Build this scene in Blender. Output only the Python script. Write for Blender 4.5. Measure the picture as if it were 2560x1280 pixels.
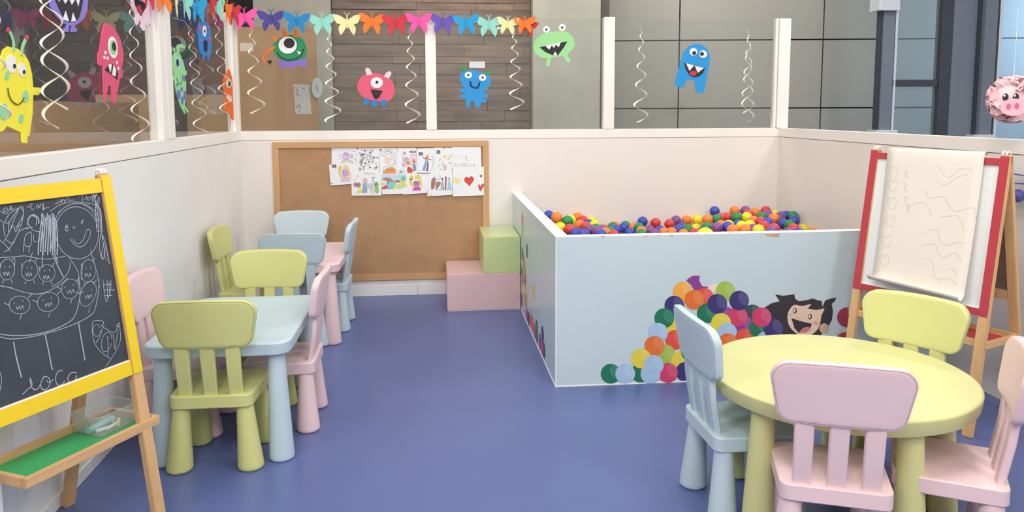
import bpy, bmesh, math, random
from mathutils import Vector as V, Matrix
random.seed(7)
C = bpy.context.scene.collection
for o in list(bpy.data.objects): bpy.data.objects.remove(o)
scn = bpy.context.scene

# ------------------------------------------------------------------ camera
F, PITCH, ROLL, YAW, CH = 1909.45, 0.1034, -0.0036, 0.1025, 1.3555
CX, CY = 1280.0, 474.4
cyw, syw, cp, sp = math.cos(YAW), math.sin(YAW), math.cos(PITCH), math.sin(PITCH)
FW = V((syw*cp, cyw*cp, -sp)); R0 = V((cyw, -syw, 0)); U0 = R0.cross(FW)
RT = R0*math.cos(ROLL) + U0*math.sin(ROLL); UP = U0*math.cos(ROLL) - R0*math.sin(ROLL)
CAM = V((0, 0, CH))
cd = bpy.data.cameras.new('camera'); cam = bpy.data.objects.new('camera', cd); C.objects.link(cam)
cd.sensor_fit = 'HORIZONTAL'; cd.sensor_width = 36.0; cd.lens = 36.0*F/2560
cd.shift_y = -(640-CY)/2560; cd.clip_start = .05
m = Matrix((RT, UP, -FW)).transposed().to_4x4(); m.translation = CAM; cam.matrix_world = m
scn.camera = cam

# ------------------------------------------------------------------ light
scn.view_settings.view_transform = 'Standard'; scn.view_settings.look = 'None'
scn.view_settings.exposure = 0.0; scn.view_settings.gamma = 1.0
scn.view_settings.use_curve_mapping = False
w = bpy.data.worlds.new('world'); scn.world = w; w.use_nodes = True
bg = w.node_tree.nodes['Background']; bg.inputs[0].default_value = (1.0, .985, .96, 1); bg.inputs[1].default_value = 0.66
def area(name, loc, size, energy, col=(1, .96, .9), target=None, sy=None):
    l = bpy.data.lights.new(name, 'AREA'); l.energy = energy; l.size = size; l.color = col
    if sy: l.shape = 'RECTANGLE'; l.size_y = sy
    o = bpy.data.objects.new(name, l); C.objects.link(o); o.location = loc
    d = (V(target) if target else V((loc[0], loc[1], 0))) - V(loc)
    o.rotation_euler = d.to_track_quat('-Z', 'Y').to_euler(); return o
WL_ = (1, .975, .945)
area('ceiling_and_fill_lamp', (1.2, 2.0, 3.4), .9, 32, WL_)
area('ceiling_and_fill_lamp', (3.6, 4.6, 3.3), .5, 34, WL_, target=(2.4, 4.3, 0))
area('ceiling_and_fill_lamp', (-.3, -.6, 3.6), 1.0, 46, WL_, target=(0, 1.6, .2))
area('ceiling_and_fill_lamp', (2.6, -.4, 3.6), .8, 30, WL_, target=(1.4, 2.2, .2))
area('ceiling_and_fill_lamp', (.3, 4.2, 3.5), .9, 20, WL_)
area('ceiling_and_fill_lamp', (-.6, -2.6, 3.7), 1.0, 46, WL_, target=(-.4, 2.6, .5))  # unseen fill behind the camera, added to brighten surfaces facing it
area('ceiling_and_fill_lamp', (2.4, -2.6, 3.7), 1.0, 46, WL_, target=(1.4, 2.6, .5))  # second frontal fill, also added and unseen
area('ceiling_and_fill_lamp', (-2.4, .6, 3.3), .8, 46, WL_, target=(1, 2.5, .4))  # fill added from the left to lift the dark blue chair back
# small spots and a far window of the hall behind the camera, seen mirrored in the panes
area('ceiling_spot', (-1.36, -1.5, 3.10), .10, 1.6, target=(-.4, 5.6, 1.6)); area('ceiling_spot', (1.12, -1.5, 2.73), .08, 1.2, target=(.5, 5.6, 1.6))
area('hall_window', (1.45, -13.7, 2.83), .50, 5, (.9, .95, 1), target=(.7, 5.6, 1.7), sy=.2); area('hall_window', (-5.8, -13.7, 3.36), .45, 4, (.9, .95, 1), target=(-1, 5.6, 1.7), sy=.25)
area('corridor_fill', (.2, 6.6, 3.2), .6, 26, target=(.2, 7.7, 1.6))  # added fill, no fixture known in the corridor
area('corridor_fill', (2.6, 6.3, 3.3), .8, 24, target=(2.9, 8, 1.5))  # fill added to brighten the grey cladding
area('hall_fill', (-2.2, 4.6, 3.3), .6, 30, target=(-2.9, 4.8, .8))  # fill added to lighten the tan partition, no fixture known here
area('daylight', (7.0, 6.95, 2.3), 1.4, 130, (.60, .79, 1), target=(4.6, 7.7, 1.4))

# ------------------------------------------------------------------ helpers
def lin(c):
    c = c/255
    return c/12.92 if c <= .04045 else ((c+.055)/1.055)**2.4
def S(r, g, b): return (lin(r), lin(g), lin(b), 1)
MATS = {}
def mat(name, rgb, rough=.5, var=.04, scale=6, bump=0, bscale=300, metal=0, stretch=None, coat=0, spec=.5):
    if name in MATS: return MATS[name]
    M = bpy.data.materials.new(name); M.use_nodes = True; nt = M.node_tree; b = nt.nodes['Principled BSDF']
    b.inputs['Roughness'].default_value = rough; b.inputs['Metallic'].default_value = metal
    b.inputs['Specular IOR Level'].default_value = spec; b.inputs['Coat Weight'].default_value = coat
    c = S(*rgb); b.inputs['Base Color'].default_value = c
    if var or bump:
        tc = nt.nodes.new('ShaderNodeTexCoord'); mp = nt.nodes.new('ShaderNodeMapping')
        nt.links.new(tc.outputs['Object'], mp.inputs[0])
        if stretch: mp.inputs['Scale'].default_value = stretch
    if var:
        n = nt.nodes.new('ShaderNodeTexNoise'); n.inputs['Scale'].default_value = scale; n.inputs['Detail'].default_value = 5
        r = nt.nodes.new('ShaderNodeValToRGB'); nt.links.new(mp.outputs[0], n.inputs['Vector']); nt.links.new(n.outputs['Fac'], r.inputs[0])
        r.color_ramp.elements[0].position = .3; r.color_ramp.elements[1].position = .7
        r.color_ramp.elements[0].color = tuple(x*(1-var) for x in c[:3])+(1,)
        r.color_ramp.elements[1].color = tuple(min(1, x*(1+var)) for x in c[:3])+(1,)
        nt.links.new(r.outputs[0], b.inputs['Base Color'])
    if bump:
        n2 = nt.nodes.new('ShaderNodeTexNoise'); n2.inputs['Scale'].default_value = bscale; nt.links.new(mp.outputs[0], n2.inputs['Vector'])
        bp = nt.nodes.new('ShaderNodeBump'); bp.inputs['Strength'].default_value = bump; bp.inputs['Distance'].default_value = .002
        nt.links.new(n2.outputs['Fac'], bp.inputs['Height']); nt.links.new(bp.outputs[0], b.inputs['Normal'])
    MATS[name] = M; return M
def glass_mat(name, tint=(.96, .97, .96), refl=1.0, haze=.0, hcol=(.8, .82, .84)):
    M = bpy.data.materials.new(name); M.use_nodes = True; nt = M.node_tree; nt.nodes.clear()
    out = nt.nodes.new('ShaderNodeOutputMaterial'); tr = nt.nodes.new('ShaderNodeBsdfTransparent'); gl = nt.nodes.new('ShaderNodeBsdfGlossy')
    tr.inputs[0].default_value = (*tint, 1); gl.inputs['Roughness'].default_value = 0.0; gl.inputs[0].default_value = (1, 1, 1, 1)
    fr = nt.nodes.new('ShaderNodeFresnel'); fr.inputs[0].default_value = 1.5
    ge = nt.nodes.new('ShaderNodeNewGeometry'); sub = nt.nodes.new('ShaderNodeMath'); sub.operation = 'SUBTRACT'; sub.inputs[0].default_value = 1
    nt.links.new(ge.outputs['Backfacing'], sub.inputs[1])
    mu = nt.nodes.new('ShaderNodeMath'); mu.operation = 'MULTIPLY'; nt.links.new(fr.outputs[0], mu.inputs[0]); nt.links.new(sub.outputs[0], mu.inputs[1])
    m2 = nt.nodes.new('ShaderNodeMath'); m2.operation = 'MULTIPLY'; m2.inputs[1].default_value = refl; nt.links.new(mu.outputs[0], m2.inputs[0])
    mx = nt.nodes.new('ShaderNodeMixShader'); nt.links.new(m2.outputs[0], mx.inputs[0]); nt.links.new(tr.outputs[0], mx.inputs[1]); nt.links.new(gl.outputs[0], mx.inputs[2])
    if haze:
        df = nt.nodes.new('ShaderNodeBsdfDiffuse'); df.inputs[0].default_value = (*hcol, 1)
        m3 = nt.nodes.new('ShaderNodeMixShader'); m3.inputs[0].default_value = haze
        nt.links.new(mx.outputs[0], m3.inputs[1]); nt.links.new(df.outputs[0], m3.inputs[2]); nt.links.new(m3.outputs[0], out.inputs[0])
    else: nt.links.new(mx.outputs[0], out.inputs[0])
    return M
def emit(name, rgb, s):
    M = bpy.data.materials.new(name); M.use_nodes = True; nt = M.node_tree; nt.nodes.clear()
    e = nt.nodes.new('ShaderNodeEmission'); e.inputs[0].default_value = S(*rgb); e.inputs[1].default_value = s
    o = nt.nodes.new('ShaderNodeOutputMaterial'); nt.links.new(e.outputs[0], o.inputs[0]); return M

# pixel of the photograph -> point on a plane of the room
def ray(px, py): return FW + RT*((px-CX)/F) - UP*((py-CY)/F)
def onp(px, py, P, N):
    d = ray(px, py); return CAM + d*((V(P)-CAM).dot(N)/d.dot(N))
def ony(px, py, y): return onp(px, py, (0, y, 0), V((0, 1, 0)))
def onx(px, py, x): return onp(px, py, (x, 0, 0), V((1, 0, 0)))
def onz(px, py, z): return onp(px, py, (0, 0, z), V((0, 0, 1)))
def crop(s, ox, oy): return lambda pts: [(ox+u/s, oy+v/s) for u, v in pts]

class MB:
    def __init__(s): s.v = []; s.f = []; s.m = []
    def add(s, vs, fs, mi=0):
        b = len(s.v); s.v += [tuple(x) for x in vs]; s.f += [tuple(b+i for i in f) for f in fs]; s.m += [mi]*len(fs)
    def hexa(s, p, mi=0):     # 8 points: 0-3 bottom loop, 4-7 top loop
        s.add(p, [(3, 2, 1, 0), (4, 5, 6, 7), (0, 1, 5, 4), (1, 2, 6, 5), (2, 3, 7, 6), (3, 0, 4, 7)], mi)
    def box(s, x0, x1, y0, y1, z0, z1, mi=0):
        s.hexa([(x0, y0, z0), (x1, y0, z0), (x1, y1, z0), (x0, y1, z0), (x0, y0, z1), (x1, y0, z1), (x1, y1, z1), (x0, y1, z1)], mi)
    def bar(s, a, b, u, w, h, mi=0):   # bar a->b, width w along u, height h along (dir x u)
        a, b, u = V(a), V(b), V(u); d = (b-a).normalized(); u = (u-d*u.dot(d)).normalized(); n = d.cross(u)
        q = [(-1, -1), (1, -1), (1, 1), (-1, 1)]
        s.hexa([a+u*(i*w/2)+n*(j*h/2) for i, j in q]+[b+u*(i*w/2)+n*(j*h/2) for i, j in q], mi)
    def rings(s, rs, mi=0, cap0=True, cap1=True):
        n = len(rs[0]); vs = [p for r in rs for p in r]; fs = []
        for k in range(len(rs)-1):
            for i in range(n):
                j = (i+1) % n; fs.append((k*n+i, k*n+j, (k+1)*n+j, (k+1)*n+i))
        if cap0: fs.append(tuple(range(n-1, -1, -1)))
        if cap1: fs.append(tuple((len(rs)-1)*n+i for i in range(n)))
        s.add(vs, fs, mi)
    def tube(s, pts, r, mi=0, n=6):
        pts = [V(p) for p in pts]; rs = []
        for i, p in enumerate(pts):
            d = (pts[min(i+1, len(pts)-1)]-pts[max(i-1, 0)]).normalized()
            a = d.orthogonal().normalized() if i == 0 else (a-d*a.dot(d)).normalized()
            b = d.cross(a); rs.append([p+a*(r*math.cos(t*2*math.pi/n))+b*(r*math.sin(t*2*math.pi/n)) for t in range(n)])
        s.rings(rs, mi)
    def build(s, name, mats, parent=None, smooth=False, bevel=0, angle=40):
        me = bpy.data.meshes.new(name); me.from_pydata(s.v, [], s.f)
        if not isinstance(mats, (list, tuple)): mats = [mats]
        for x in mats: me.materials.append(x)
        if len(mats) > 1: me.polygons.foreach_set('material_index', s.m)
        bm = bmesh.new(); bm.from_mesh(me)
        if bevel:
            bmesh.ops.bevel(bm, geom=bm.edges[:], offset=bevel, segments=2, affect='EDGES', clamp_overlap=True)
        bmesh.ops.recalc_face_normals(bm, faces=bm.faces[:]); bm.to_mesh(me); bm.free()
        o = bpy.data.objects.new(name, me); C.objects.link(o)
        if smooth:
            me.polygons.foreach_set('use_smooth', [True]*len(me.polygons)); me.set_sharp_from_angle(angle=math.radians(angle))
        if parent: o.parent = parent
        return o
def tag(o, label=None, cat=None, group=None, kind=None):
    if label: o['label'] = label
    if cat: o['category'] = cat
    if group: o['group'] = group
    if kind: o['kind'] = kind
    return o
def thing(name, label, cat, loc=(0, 0, 0), rz=0, group=None):
    o = bpy.data.objects.new(name, None); C.objects.link(o); o.location = loc; o.rotation_euler = (0, 0, rz); o.empty_display_size = .05
    return tag(o, label, cat, group)
def copy_tree(o, parent=None, swap=None):
    c = o.copy(); C.objects.link(c)
    if parent: c.parent = parent
    if swap and c.type == 'MESH':
        for sl in c.material_slots: sl.link = 'OBJECT'; sl.material = swap
    for ch in list(o.children): copy_tree(ch, c, swap)
    return c
def struct(o): o['kind'] = 'structure'; return o
def spline(pts, n=5, closed=True):
    out = []; k = len(pts)
    for i in range(k if closed else k-1):
        p = [pts[(i+j) % k] if closed else pts[min(max(i+j, 0), k-1)] for j in (-1, 0, 1, 2)]
        for t in [q/n for q in range(n)]:
            out.append(tuple(.5*(2*p[1][c]+(p[2][c]-p[0][c])*t+(2*p[0][c]-5*p[1][c]+4*p[2][c]-p[3][c])*t*t+(3*p[1][c]-p[0][c]-3*p[2][c]+p[3][c])*t**3) for c in range(len(p[0]))))
    if not closed: out.append(tuple(pts[-1]))
    return out
def ell(x, y, a, b=None, rot=0, n=22):
    b = b or a; c, s = math.cos(rot), math.sin(rot)
    return [(x+a*math.cos(t)*c-b*math.sin(t)*s, y+a*math.cos(t)*s+b*math.sin(t)*c) for t in [2*math.pi*i/n for i in range(n)]]
class Plane:
    """a flat place in the room; shapes are cut and laid on it, `off` metres towards the viewer's side"""
    def __init__(s, P, N): s.P = V(P); s.N = V(N).normalized()
    def pt(s, p, off=0): return onp(p[0], p[1], s.P+s.N*off, s.N)
    def shape(s, mb, pts, off, th, mi=0):      # extruded cut-out
        f = [s.pt(p, off+th) for p in pts]
        if th <= 0.00061: mb.add(f, [tuple(range(len(f)))], mi); return
        b = [q-s.N*th for q in f]; n = len(f)
        mb.add(b+f, [tuple(range(n, 2*n)), tuple(range(n-1, -1, -1))]+[(i, (i+1) % n, n+(i+1) % n, n+i) for i in range(n)], mi)
    def stroke(s, mb, pts, wd, off, mi=0, th=.0004):
        P = [s.pt(p, off+th) for p in pts]; L = []; Rr = []
        for i, p in enumerate(P):
            d = P[min(i+1, len(P)-1)]-P[max(i-1, 0)]
            if d.length < 1e-7: d = V((1, 0, 0))
            q = s.N.cross(d).normalized()*(wd/2); L.append(p+q); Rr.append(p-q)
        n = len(P); mb.add(L+Rr, [(i, i+1, n+i+1, n+i) for i in range(n-1)], mi)
    def pstroke(s, mb, pts, wd, off, th, mi=0):  # thick foam strip
        P = [s.pt(p, off+th) for p in pts]; rs = []
        for i, p in enumerate(P):
            d = P[min(i+1, len(P)-1)]-P[max(i-1, 0)]; q = s.N.cross(d).normalized()*(wd/2)
            rs.append([p+q, p-q, p-q-s.N*th, p+q-s.N*th])
        mb.rings(rs, mi)
def rrect(hw0, hw1, y0, y1, r0, r1, n=6, crown=0):
    """rounded trapezoid outline, y0 side half width hw0, y1 side hw1, corner radii r0, r1 (counter-clockwise)"""
    pts = [V((-hw0, y0)), V((hw0, y0)), V((hw1, y1)), V((-hw1, y1))]; rr = [r0, r0, r1, r1]; out = []
    for i in range(4):
        p = pts[i]; a = (pts[i-1]-p).normalized(); b = (pts[(i+1) % 4]-p).normalized(); th = a.angle(b)/2
        d = rr[i]/math.tan(th); c = p+(a+b).normalized()*(rr[i]/math.sin(th)); A = p+a*d; B = p+b*d
        for k in range(n+1):
            t = k/n; q = (A.lerp(B, t)-c); 
            e = (A-c).angle(B-c); s0 = math.sin(e); q = (A-c)*(math.sin((1-t)*e)/s0)+(B-c)*(math.sin(t*e)/s0); out.append(c+q)
    o2 = []
    for i, p in enumerate(out):                      # split long edges
        q = out[(i+1) % len(out)]; k = max(1, int((q-p).length/.035))
        for t in range(k): o2.append(p.lerp(q, t/k))
    if crown: o2 = [V((p.x, p.y+crown*(1-(p.x/hw1)**2))) if p.y > (y0+y1)/2 else p for p in o2]
    return o2
def inset(pts, d):
    n = len(pts); out = []
    for i in range(n):
        t = pts[(i+1) % n]-pts[i-1]; nn = V((-t.y, t.x)).normalized(); out.append(pts[i]+nn*d)
    return out
def slab(mb, outl, prof, fn, mi=0):   # prof: list of (inset, offset); fn(x, y, off) -> 3D
    c = sum(outl, V((0, 0)))/len(outl); n = len(prof); rs = []
    for i, (d, z) in enumerate(prof):
        L = [inset(outl, d)] if d < .03 else [[c+(p-c)*q for p in outl] for q in ((.9, .78, .62, .45, .25, .1, .01) if i else (.01, .1, .25, .45, .62, .78, .9))]
        rs += [[fn(p.x, p.y, z) for p in l] for l in L]
    mb.rings(rs, mi)

# ------------------------------------------------------------------ materials
WALL = mat('white_laminate', (235, 228, 221), .38, .012, 3)
WALLC = mat('white_laminate_cool', (236, 235, 231), .38, .02, 3)
TRIM = mat('white_trim', (243, 238, 230), .4, .01)
FLOOR = mat('blue_vinyl', (87, 101, 152), .33, .05, 1.3, .06, 900, spec=.45)
GREEN = mat('lime_plastic', (202, 203, 132), .42, .015, 8, .05, 900)
BLUE = mat('pale_blue_plastic', (186, 204, 211), .42, .015, 8, .05, 900)
PINK = mat('pale_pink_plastic', (228, 198, 200), .42, .015, 8, .05, 900)
LIME2 = mat('lime_table_plastic', (206, 204, 142), .42, .015, 8, .05, 900)
CORK = mat('cork', (178, 139, 102), .85, .07, 9, .3, 500)
OAK = mat('oak_frame', (202, 158, 112), .5, .08, 14, .1, 120, stretch=(1, 1, .25))
BEECH = mat('beech_wood', (212, 170, 120), .45, .1, 24, .1, 90, stretch=(1.5, 1.5, .12))
YEL = mat('yellow_paint', (238, 204, 40), .3, .02)
RED = mat('red_paint', (184, 62, 72), .28, .05, 9)
BOARD = mat('slate_board', (56, 62, 70), .55, .12, 7)
CHALK = mat('chalk', (158, 164, 174), .95, .2, 260)
WHITEB = mat('white_board', (232, 232, 230), .25, .01)
PAPER = mat('paper', (226, 217, 204), .8, .015, 4)
PAPERW = mat('drawing_paper', (236, 236, 238), .8, .012, 8)
PENCIL = mat('pencil', (196, 186, 172), .9, 0)
PITB = mat('pit_blue_laminate', (192, 208, 213), .26, .02, 2)
EDGE = mat('white_edge_band', (240, 240, 236), .35, .01)
SPIRAL = mat('white_swirl_paper', (236, 230, 220), .35, .01)
def flat(rgb, rough=.75): return mat('tone_%02x%02x%02x' % rgb, rgb, rough, 0)
BLACK = flat((38, 36, 42)); WHITE = flat((240, 238, 236))

# ------------------------------------------------------------------ shell
YB, HS, CAPB, XR = 5.60, 1.216, 1.150, 2.625
L0, L1 = V((-1.297, 2.40, 0)), V((-1.362, 5.60, 0)); LD = (L1-L0).normalized(); LN = V((LD.y, -LD.x, 0))   # left wall face, normal into the room
LEN = (L1-L0).length
def lw(s, d, z): p = L0+LD*s+LN*d; return V((p.x, p.y, z))
def lbox(mb, s0, s1, d0, d1, z0, z1, mi=0):
    mb.hexa([lw(s0, d0, z0), lw(s1, d0, z0), lw(s1, d1, z0), lw(s0, d1, z0), lw(s0, d0, z1), lw(s1, d0, z1), lw(s1, d1, z1), lw(s0, d1, z1)], mi)
b = MB(); b.box(-6, 8, -3.5, 9.6, -.05, 0); struct(b.build('floor', FLOOR))
b = MB(); lbox(b, .0, LEN+.06, -.06, 0, 0, CAPB-.003); struct(b.build('wall_left', WALLC))
b = MB(); lbox(b, -.08, -.002, -.06, 0, 0, CAPB-.003); struct(b.build('wall_left_end', WALLC))
b = MB(); lbox(b, -.16, LEN+.06, -.06, .002, CAPB, HS); struct(b.build('trim_1', TRIM, bevel=.002))
b = MB(); b.box(-1.362, XR, YB, YB+.06, 0, CAPB-.002); struct(b.build('wall_back', WALL))
b = MB(); b.box(-1.362, XR, YB-.002, YB+.06, CAPB, HS); struct(b.build('trim_2', TRIM, bevel=.002))
b = MB(); b.box(XR, XR+.06, 2.2, YB+.06, 0, CAPB-.003); struct(b.build('wall_right', WALL))
b = MB(); b.box(XR-.002, XR+.06, 2.2, YB+.06, CAPB, HS); struct(b.build('trim_3', TRIM, bevel=.002))
b = MB(); b.box(-1.36, -.13, YB-.012, YB, 0, .082); struct(b.build('baseboard_back', WALLC, bevel=.002))
b = MB(); b.box(-.127, .09, YB-.012, YB, 0, .082); struct(b.build('baseboard_back_right', WALLC, bevel=.002))
b = MB(); lbox(b, -.08, LEN-.012, 0, .006, 0, .05); struct(b.build('baseboard_left', WALLC, bevel=.002))
# posts (white, standing on the rail)
k = 4
def post(fn, bev=.003):
    global k
    b = MB(); fn(b); struct(b.build('trim_%d' % k, TRIM, bevel=bev)); k += 1
ZT = 2.035
post(lambda b: b.box(-.047, .028, YB-.006, YB+.066, HS, 2.005))
post(lambda b: b.box(1.260, 1.341, YB-.006, YB+.066, HS, ZT))
post(lambda b: b.box(2.600, 2.690, YB-.01, YB+.07, HS, ZT))
post(lambda b: b.box(2.575, 2.598, YB+.0, YB+.05, HS, ZT))
def sidx(y): return (y-L0.y)/LD.y
post(lambda b: lbox(b, sidx(3.955), sidx(4.025), -.066, .002, HS, ZT))
post(lambda b: lbox(b, sidx(4.028), sidx(4.125), -.072, .006, HS, ZT))
post(lambda b: lbox(b, sidx(5.535), sidx(5.588), -.066, -.010, HS, ZT))
post(lambda b: lbox(b, sidx(5.591), LEN+.05, -.07, .000, HS, ZT))
post(lambda b: lbox(b, -.16, -.09, -.066, .004, HS, ZT))
# glass panes
GL = glass_mat('pane_glass', (.93, .945, .935), 1.0, .02)
GLS = glass_mat('pane_glass_side', (.9, .9, .89), 1.0, .02)
def pane(i, fn, m=GL): b = MB(); fn(b); struct(b.build('window_%d' % i, m))
GY = YB+.028
pane(1, lambda b: b.box(-1.345, -.047, GY, GY+.006, HS, ZT-.03))
pane(2, lambda b: b.box(.028, 1.260, GY, GY+.006, HS, ZT-.01))
pane(3, lambda b: b.box(1.341, 2.575, GY, GY+.006, HS, ZT-.01))
pane(4, lambda b: lbox(b, -.09, sidx(3.955), -.034, -.028, HS, ZT-.01), GLS)
pane(5, lambda b: lbox(b, sidx(4.125), sidx(5.535), -.034, -.028, HS, ZT-.01), GLS)
#pane(6, lambda b: b.box(XR+.028, XR+.034, 2.2, 5.58, HS, ZT-.01))
GB = Plane((0, GY-.0005, 0), (0, -1, 0))                      # front of the back glass
GLW = Plane(lw(0, -.0275, 0), LN)                              # front of the left glass

# ------------------------------------------------------------------ hall beyond the glass
def wallbox(name, mt, *a, **kw):
    b = MB(); b.box(*a); return struct(b.build(name, mt, **kw))
DARK = mat('dark_hall_wall', (58, 54, 56), .8, .12, 2); WINE = mat('dark_wine_panel', (92, 58, 66), .7, .1, 3)
TAN = mat('kraft_board', (172, 134, 94), .7, .05, 3); CONC = mat('concrete', (168, 165, 150), .85, .07, 5, .5, 60)
wallbox('wall_hall_far', DARK, -6.5, -1.6, 8.2, 8.3, 0, 3.4)
wallbox('wall_hall_left', DARK, -6.0, -5.9, -1.0, 8.2, 0, 3.4)
wallbox('wall_hall_partition', TAN, -2.95, -2.90, 1.2, 8.1, 0, 1.44)
wallbox('wall_hall_wine', WINE, -3.3, -1.68, 8.05, 8.1, 1.53, 1.90)
wallbox('wall_hall_counter', mat('pale_kraft', (204, 168, 120), .7, .05), -3.3, -1.68, 7.95, 8.1, 0, 1.525)
wallbox('trim_16', DARK, -2.53, -2.44, 7.8, 7.94, 0, 3.0)
wallbox('trim_14', mat('grey_ledge', (196, 188, 176), .6, .05), -2.9, -2.1, 1.6, 7.0, .90, .94)
wallbox('ceiling', DARK, -6.5, .9, 6.9, 8.3, 3.1, 3.2)
wallbox('wall_hall_pillar', CONC, -1.66, -.955, 7.5, 8.2, 0, 3.1)
wallbox('wall_hall_column', CONC, .975, 1.64, 7.45, 8.1, 0, 3.1)
wallbox('trim_15', mat('dark_steel', (72, 64, 60), .5, .1), 1.645, 1.74, 7.5, 7.9, 0, 3.1)
b = MB(); b.box(-1.60, -.942, 6.46, 6.50, 0, 2.035)
kb = tag(b.build('panel_board', TAN, bevel=.006), 'tan board panel standing behind the glass left of the grey pillar', 'panel')
# stacked stone wall: each stone a part of the wall
sw = MB(); sw.box(-.955, .975, 7.62, 7.75, 0, 3.1); sw = struct(sw.build('wall_hall_stone', mat('mortar', (108, 92, 80), .95, .1)))
SM = [mat('ledge_stone_%s' % n, c, .85, .28, 5, .5, 45, stretch=(.5, 1, 3)) for n, c in
      [('a', (124, 106, 92)), ('b', (118, 101, 88)), ('c', (128, 109, 93)), ('d', (120, 106, 95)), ('e', (124, 103, 90)), ('f', (121, 106, 93))]]
z = 1.02
while z < 2.75:
    h = random.uniform(.06, .13); x = -.95
    while x < .97:
        L = random.uniform(.3, .9); x1 = min(.972, x+L)
        if x1-x > .03:
            b = MB(); y0 = 7.62-random.uniform(.010, .024)
            b.box(x+.001, x1-.001, y0, 7.635, z+.0007, z+h-.0007); b.build('stone', random.choice(SM), sw, bevel=.0025)
        x = x1
    z += h
# grey clad wall of big panels, turned a little towards the room
PAN = mat('grey_cladding', (152, 147, 135), .5, .03, 1.5); JO = mat('cladding_joint', (40, 40, 40), .8, 0)
a0 = math.radians(-8.0); e1 = V((math.cos(a0), math.sin(a0), 0)); e2 = V((-e1.y, e1.x, 0)); PW0 = V((1.74, 8.06, 0))
def pw(s, d, z): p = PW0+e1*s+e2*d; return V((p.x, p.y, z))
def pbox(b, s0, s1, d0, d1, z0, z1): b.hexa([pw(s0, d0, z0), pw(s1, d0, z0), pw(s1, d1, z0), pw(s0, d1, z0), pw(s0, d0, z1), pw(s1, d0, z1), pw(s1, d1, z1), pw(s0, d1, z1)])
PN = V((e1.y, -e1.x, 0)); CP = Plane(PW0, PN)
sj = [(CP.pt(p)-PW0).dot(e1) for p in ((1697, 180), (2055, 180))]; zj = [CP.pt(p).z for p in ((1697, 101), (1697, 271))]
PWd, PHt = sj[1]-sj[0], zj[0]-zj[1]
b = MB(); pbox(b, 0, 7.5, .03, .12, 0, 3.4); cw = struct(b.build('wall_hall_cladding', JO))
for i in range(-1, 5):
    for j in range(-2, 3):
        s0 = max(0, sj[0]+i*PWd); s1 = sj[0]+(i+1)*PWd; z0 = max(0, zj[1]+j*PHt); z1 = z0 + PHt if j > -2 else zj[1]-PHt
        if s1-s0 < .05 or z1-z0 < .05: continue
        b = MB(); pbox(b, s0+.007, s1-.007, 0, .03, z0+.007, z1-.007); b.build('cladding_panel', PAN, cw)
# steel glazing frame at the right
FY = 6.4
STEEL = mat('blue_grey_aluminium', (112, 120, 132), .35, .05, 3, metal=.1); STEELD = mat('dark_aluminium', (62, 66, 74), .4, .05, metal=.2)
BRT = mat('polished_aluminium_and_lit_edge', (216, 220, 226), .25, .03, metal=.4)
gf = thing('glazing_frame', 'dark blue-grey metal door frame with glass, standing behind the right corner of the white partition', 'window frame', (0, 0, 0))
def fr(name, px0, px1, mt, y0=FY, y1=FY+.08, z0=0, z1=3.2, pyt=170):
    a, c = ony(px0, pyt, y0).x, ony(px1, pyt, y0).x; b = MB(); b.box(a, c, y0, y1, z0, z1); return b.build(name, mt, gf, bevel=.003)
zt0, zt1 = ony(2290, 216, FY).z, ony(2290, 199, FY).z
fr('stile', 2204, 2233, STEEL); fr('stile', 2199, 2204, STEELD, FY+.01, FY+.09)
fr('lit_edge_strip', 2235, 2241, BRT, FY+.01, FY+.06)  # bright strip: light caught on the glass edge, put into its colour
fr('stile', 2348, 2378, STEELD, FY+.02, FY+.1); fr('mullion', 2378, 2440, STEEL, FY+.02, FY+.12); fr('mullion', 2440, 2456, STEELD, FY, FY+.1)
fr('stile', 2456, 2488, STEEL, FY-.04, FY+.06); fr('stile', 2488, 2493, STEELD, FY-.03, FY+.06); fr('lit_edge_strip', 2493, 2500, BRT, FY-.03, FY+.04)
x_a, x_b, x_c = ony(2204, 170, FY).x, ony(2348, 170, FY).x, ony(2490, 170, FY).x
b = MB(); b.box(x_a, x_b, FY+.012, FY+.07, zt0, zt1); b.build('transom', STEELD, gf)
b = MB(); b.box(ony(2456, 170, FY).x, 7.0, FY-.02, FY+.05, zt0+.02, zt1+.02); b.build('transom', STEELD, gf)
gm = glass_mat('door_glass', (.84, .92, .95), 1.0, .05, (.75, .85, .95))
b = MB(); b.box(x_a, x_b, FY+.04, FY+.046, 0, 3.2); b.build('glass_pane', gm, gf)
gm2 = glass_mat('door_glass_glare', (.82, .92, 1), 1.0, .12, (.7, .85, 1))  # daylight glare painted into this pane as pale blue haze
b = MB(); b.box(x_c, 7.0, FY+.01, FY+.016, 0, 3.2); b.build('glass_pane', gm2, gf)
sh = ony(2208, 328, FY); b = MB(); b.box(ony(2182, 328, FY).x, ony(2236, 328, FY).x, FY-.05, FY+.1, sh.z-.05, sh.z+.012); b.build('shoe_plate', BRT, gf, bevel=.004)
b = MB(); b.box(ony(2418, 340, FY).x, ony(2472, 340, FY).x, FY-.09, FY+.1, ony(2440, 349, FY).z, ony(2440, 336, FY).z); b.build('shoe_plate', BRT, gf, bevel=.004)
b = MB(); b.box(ony(2190, 10, FY).x, ony(2241, 10, FY).x, FY-.06, FY+.1, ony(2215, 28, FY).z, 3.0); b.build('head_plate', BRT, gf, bevel=.004)

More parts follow.
